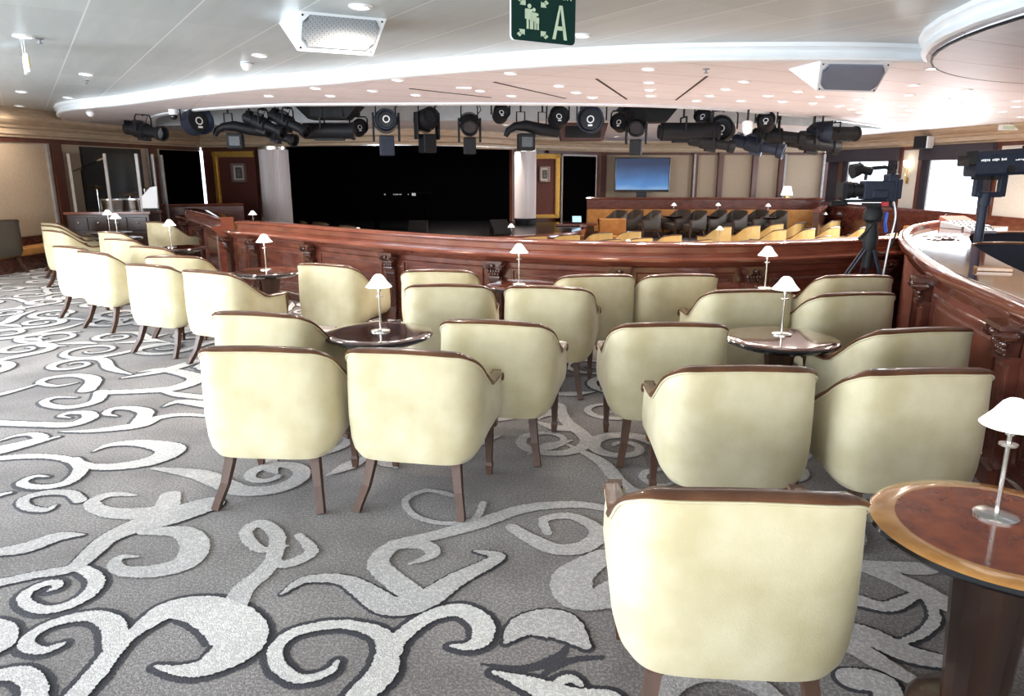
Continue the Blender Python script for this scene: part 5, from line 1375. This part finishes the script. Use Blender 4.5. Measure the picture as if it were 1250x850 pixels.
m = MB(); m.box((.04, 0, .10), (.30, .13, .15)); m.box((.17, 0, .12), (.10, .12, .22)); m.box((.24, 0, .11), (.06, .10, .16)); m.box((.05, -.07, .07), (.16, .02, .07)); m.build('body', bluem, vc, bevel=.012)
m = MB(); m.cyl((-.11, 0, .10), (-.22, 0, .10), .055, n=20); m.cyl((-.22, 0, .10), (-.29, 0, .10), .072, n=24); m.cyl((-.16, 0, .10), (-.20, 0, .10), .065, n=24); m.box((-.30, 0, .10), (.05, .15, .12)); m.build('lens', black, vc, angle=30)
m = MB(); m.tube([(.18, 0, .22), (.17, 0, .27), (.10, 0, .285), (-.05, 0, .275), (-.08, 0, .24), (-.08, 0, .18)], .016, 8); m.box((.17, 0, .29), (.07, .05, .04)); m.build('handle', black, vc)
m = MB(); m.cyl((-.05, -.03, .25), (-.17, -.05, .27), .034, n=16); m.cyl((-.17, -.05, .27), (-.25, -.06, .25), .05, .062, n=16); m.cyl((-.13, -.04, .265), (-.19, -.05, .30), .03, n=12); m.build('viewfinder', black, vc)
m = MB(); m.box((-.02, 0, .012), (.50, .05, .022)); m.cyl((-.3, -.04, .01), (-.3, .08, .01), .01); m.cyl((-.40, .0, -.01), (-.24, .0, -.01), .022); m.build('rail_plate', black, vc)
m = MB(); m.box((.10, -.08, -.01), (.06, .03, .035)); m.build('red_connector', redm, vc)
for i, (pts, mt, lab) in enumerate((([(.20, -.04, .02), (.23, -.06, -.12), (.20, -.06, -.35), (.15, -.10, -.7), (.13, -.05, -1.29)], white_p, 'white cable'), ([(.18, 0, 0), (.25, -.03, -.10), (.27, -.02, -.28), (.18, -.03, -.42), (.08, 0, -.40)], black, 'black cable'), ([(.14, -.06, -.08), (.13, -.07, -.16), (.16, -.05, -.24)], bluep, 'blue cable connector'))):
    m = MB(); m.tube([(p.x, p.y, p.z) for p in spline(pts, 6)], .008 if i < 2 else .016, 6); o = m.build('cable', mt, vc); o['label'] = lab
vc.scale = (.84, .84, 1.0)
q = at(1040, 296, .93)

# ------------------------------------------------------------------ booth contents
SX, SY = atY(1196, 280, 6.9).x, 6.9
stand = thing('lamp_stand', (SX, SY, 0), 0, 'dark steel stand with a forked head inside the booth', 'stand')
m = MB(); m.cyl((0, 0, .02), (0, 0, 1.32), .04, n=16); m.cyl((0, 0, 1.25), (0, 0, 1.36), .055, n=16); m.lathe([(0, 0), (.30, 0), (.30, .02), (.05, .05), (0, .05)], n=24); m.build('post', bluem, stand)
m = MB()
for sx in (-1, 1): m.box((sx * .115 + .03, 0, 1.43), (.07, .05, .20))
m.box((.03, 0, 1.35), (.24, .06, .05)); m.build('fork', bluem, stand, bevel=.01)
fsx = thing('follow_spotlight', (SX, SY, 1.52), math.radians(-4), 'big grey-black follow spotlight with a long barrel on the stand at the right edge', 'spotlight')
m = MB()
prf = [(-.10, .0), (-.115, .02), (-.118, .10), (-.10, .16), (-.05, .19), (.05, .19), (.10, .16), (.118, .10), (.115, .02), (.10, .0)]
def swx(m, x0, x1, prf, k0=1, k1=1):
    n = len(prf); vs = [(x0, y * k0, z * k0) for y, z in prf] + [(x1, y * k1, z * k1) for y, z in prf]
    m.add(vs, [(i, (i + 1) % n, n + (i + 1) % n, n + i) for i in range(n)] + [tuple(reversed(range(n))), tuple(range(n, 2 * n))])
swx(m, -.17, .95, prf, .93, 1.0); m.build('barrel', bluem, fsx, angle=25)
m = MB(); swx(m, -.235, -.17, [(y * 1.0, z * .55 + .085) for y, z in prf], .9, .95); m.box((-.21, 0, .165), (.10, .2, .035)); m.build('lens_hood', black, fsx)
fsx.scale = (1, 1, 1.28); fsx.rotation_euler.y = math.radians(-3)
m = MB(); m.box((-.06, 0, -.008), (.12, .12, .03)); m.box((.03, 0, -.015), (.05, .2, .03)); m.cyl((.13, -.13, .04), (.13, .13, .04), .03); m.build('mounting', black, fsx)
m = MB(); m.box((.36, 0, .10), (.02, .245, .20)); m.box((.42, 0, .20), (.14, .1, .02)); m.build('band', blackg, fsx)
m = MB()
for i in range(14):
    if i not in (5, 10): m.box((-.13 + i * .016, -.1185, .112 + .0015 * (i % 2)), (.011, .004, .012 + .003 * (i % 3)))
m.build('marking_letters', white_p, fsx)
m = MB()
for i in range(11): m.box((.17 + i * .020, -.119, .104 + .0015 * (i % 3)), (.015, .004, .007 + .004 * (i % 2)))
m.build('marking_strip', white_p, fsx)
# navy chairs in the booth
nav0 = make_chair('tub_chair', navy, 'navy tub chair', wood=walnut, group='navy chairs in the booth')
X, Y = at(1247, 303, .86); nav0.location = (X - .02, Y + .25, .06); nav0.rotation_euler.z = math.radians(-14); nav0['label'] = 'navy tub chair inside the booth, the nearer one'
nav0.scale = (1.25, 1.1, 1.08)
X, Y = at(1225, 288, .84); o = dup(nav0, (X, Y + .2, .04), math.radians(4), 'navy tub chair inside the booth, the further one behind its twin', 'navy chairs in the booth')
m = MB(); m.box((4.95, 6.9, .03), (2.2, 3.4, .06)) ; 
# console pieces on the desk
def desk_item(px, py, z, dims, rz, name, label, mt, cat, knobs=0):
    X, Y = at(px, py, z); e = thing(name, (X, Y, z), rz, label, cat)
    m = MB(); w_, d_, h_ = dims
    m.add([(-w_ / 2, -d_ / 2, 0), (w_ / 2, -d_ / 2, 0), (w_ / 2, d_ / 2, 0), (-w_ / 2, d_ / 2, 0), (-w_ / 2, -d_ / 2, h_ * .5), (w_ / 2, -d_ / 2, h_ * .5), (w_ / 2, d_ / 2, h_), (-w_ / 2, d_ / 2, h_)], [(3, 2, 1, 0), (0, 1, 5, 4), (4, 5, 6, 7), (1, 2, 6, 5), (2, 3, 7, 6), (3, 0, 4, 7)], 0, False)
    m.build('housing', mt, e, bevel=.006)
    if knobs:
        m = MB()
        for i in range(knobs):
            for j in range(3): m.cyl((-w_ * .4 + i * w_ * .8 / (knobs - 1), -d_ * .3 + j * d_ * .3, h_ * (.6 + j * .15) - .003), (-w_ * .4 + i * w_ * .8 / (knobs - 1), -d_ * .3 + j * d_ * .3, h_ * (.6 + j * .15) + .018), .010, n=8)
        m.build('knobs', greyp, e)
    return e
desk_item(1178, 279, .90, (.45, .30, .08), .3, 'mixing_console', 'small grey mixing console on the booth desk', greyp, 'console', 6)
desk_item(1196, 284, .90, (.26, .2, .06), -.2, 'control_box', 'small grey control box right of the mixing console', greyp, 'console', 4)
desk_item(1168, 276, .90, (.34, .22, .12), .1, 'equipment_box', 'dark red equipment box behind the mixing console', redp, 'box')
X, Y = at(1160, 274, .90); e = thing('headphones', (X, Y, .90), .5, 'black headset lying on the booth desk beside the console', 'headphones')
m = MB(); m.tube([(-.09, 0, .05), (-.08, .05, .10), (0, .07, .12), (.08, .05, .10), (.09, 0, .05)], .010, 8); m.build('headband', black, e)
m = MB(); m.ball((-.09, 0, .05), .048, 10); m.ball((.09, 0, .05), .048, 10); m.build('ear_cups', black, e)
X, Y = at(1150, 291, .90); e = thing('paper_sheets', (X, Y, .9005), .2, 'crumpled clear plastic sheet on the glossy booth desk', 'sheet')
m = MB(); rr = random.Random(3); n = 9; vs = [((i / (n - 1) - .5) * .34, (j / (n - 1) - .5) * .24, rr.uniform(.002, .028)) for i in range(n) for j in range(n)]
m.add(vs, [(i * n + j, (i + 1) * n + j, (i + 1) * n + j + 1, i * n + j + 1) for i in range(n - 1) for j in range(n - 1)], 0, False); m.build('sheet', clear_s, e)
X, Y = at(1212, 331, .90); e = thing('wooden_block', (X, Y, .90), -.25, 'small light wooden block on the booth desk edge below the navy chair', 'block'); m = MB(); m.box((0, 0, .014), (.22, .07, .028)); m.build('block', inlay_e, e, bevel=.004)

# ------------------------------------------------------------------ daylight side of the room, behind and left of the camera
def pier_wall(name, A, B, mt, n=5, z0=.5, z1=2.2):
    A, B = Vector(A), Vector(B); d = B - A; L = d.length; ang = math.atan2(d.y, d.x)
    m = MB(); M4 = Matrix.Translation((A.x, A.y, 0)) @ Matrix.Rotation(ang, 4, 'Z')
    m.box((L / 2, 0, z0 / 2), (L, .12, z0), M=M4); m.box((L / 2, 0, (z1 + ZC + .2) / 2), (L, .12, ZC + .2 - z1), M=M4)
    for k in range(n + 1): m.box((L * k / n, 0, (z0 + z1) / 2), (.25, .12, z1 - z0), M=M4)
    struct(m.build(name, mt))
pier_wall('wall_window_left', (-9.2, -5), (-8.55, 8.2), tan, 6)
pier_wall('wall_rear', (-9.2, -5), (9.8, -5), tan, 8)
m = MB(); m.box((9.78, 1.6, 1.25), (.12, 13.2, 2.9)); struct(m.build('wall_booth_side', tan))

def area(loc, rot, sx, sy, power, col, name):
    l = bpy.data.lights.new(name, 'AREA'); l.shape = 'RECTANGLE'; l.size = sx; l.size_y = sy; l.energy = power; l.color = col
    o = bpy.data.objects.new(name, l); COL.objects.link(o); o.location = loc; o.rotation_euler = rot; return o
cool = (.80, .90, 1.0)
area((-8.75, 1.5, 1.45), (0, math.radians(-82), math.radians(3)), 1.7, 11, 950, cool, 'daylight_left_windows')
area((-1.0, -4.8, 1.45), (math.radians(82), 0, 0), 15, 1.7, 360, (.92, .96, 1.0), 'daylight_rear_windows')

for i, (x0, x1) in enumerate(((1030, 1092), (1128, 1207))):
    (q0, d0), (q1, d1) = at_len(RWP, LRW, on_right(x0)), at_len(RWP, LRW, on_right(x1)); q = (q0 + q1) / 2; d = (q1 - q0).normalized()
    o = area((q.x - d.y * .25 * -1, q.y, 1.25), (0, math.radians(90), math.atan2(d.y, d.x) + PI / 2), 1.05, (q1 - q0).length, 55, (.9, .95, 1.0), 'daylight_right_window')
w_ = bpy.data.worlds.new('daylight'); scene.world = w_; w_.use_nodes = True
bg = w_.node_tree.nodes['Background']; bg.inputs[0].default_value = (.78, .88, 1.0, 1); bg.inputs[1].default_value = 2.2

# ------------------------------------------------------------------ camera and output look
cd = bpy.data.cameras.new('camera'); cd.sensor_fit = 'HORIZONTAL'; cd.sensor_width = 36; cd.lens = 36 * F / 1250; cd.clip_end = 200; cd.clip_start = .05
co = bpy.data.objects.new('camera', cd); COL.objects.link(co); co.location = (0, 0, EYE); co.rotation_euler = (PI / 2 - TH, 0, 0); scene.camera = co
scene.view_settings.view_transform = 'Standard'; scene.view_settings.look = 'None'; scene.view_settings.gamma = 1
scene.view_settings.use_curve_mapping = False
scene.view_settings.exposure = 0.88
scene.cycles.use_denoising = True
scene.cycles.max_bounces = 8; scene.cycles.diffuse_bounces = 4; scene.cycles.glossy_bounces = 4; scene.cycles.transmission_bounces = 6
scene.cycles.sample_clamp_indirect = 6
scene.cycles.caustics_reflective = False; scene.cycles.caustics_refractive = False
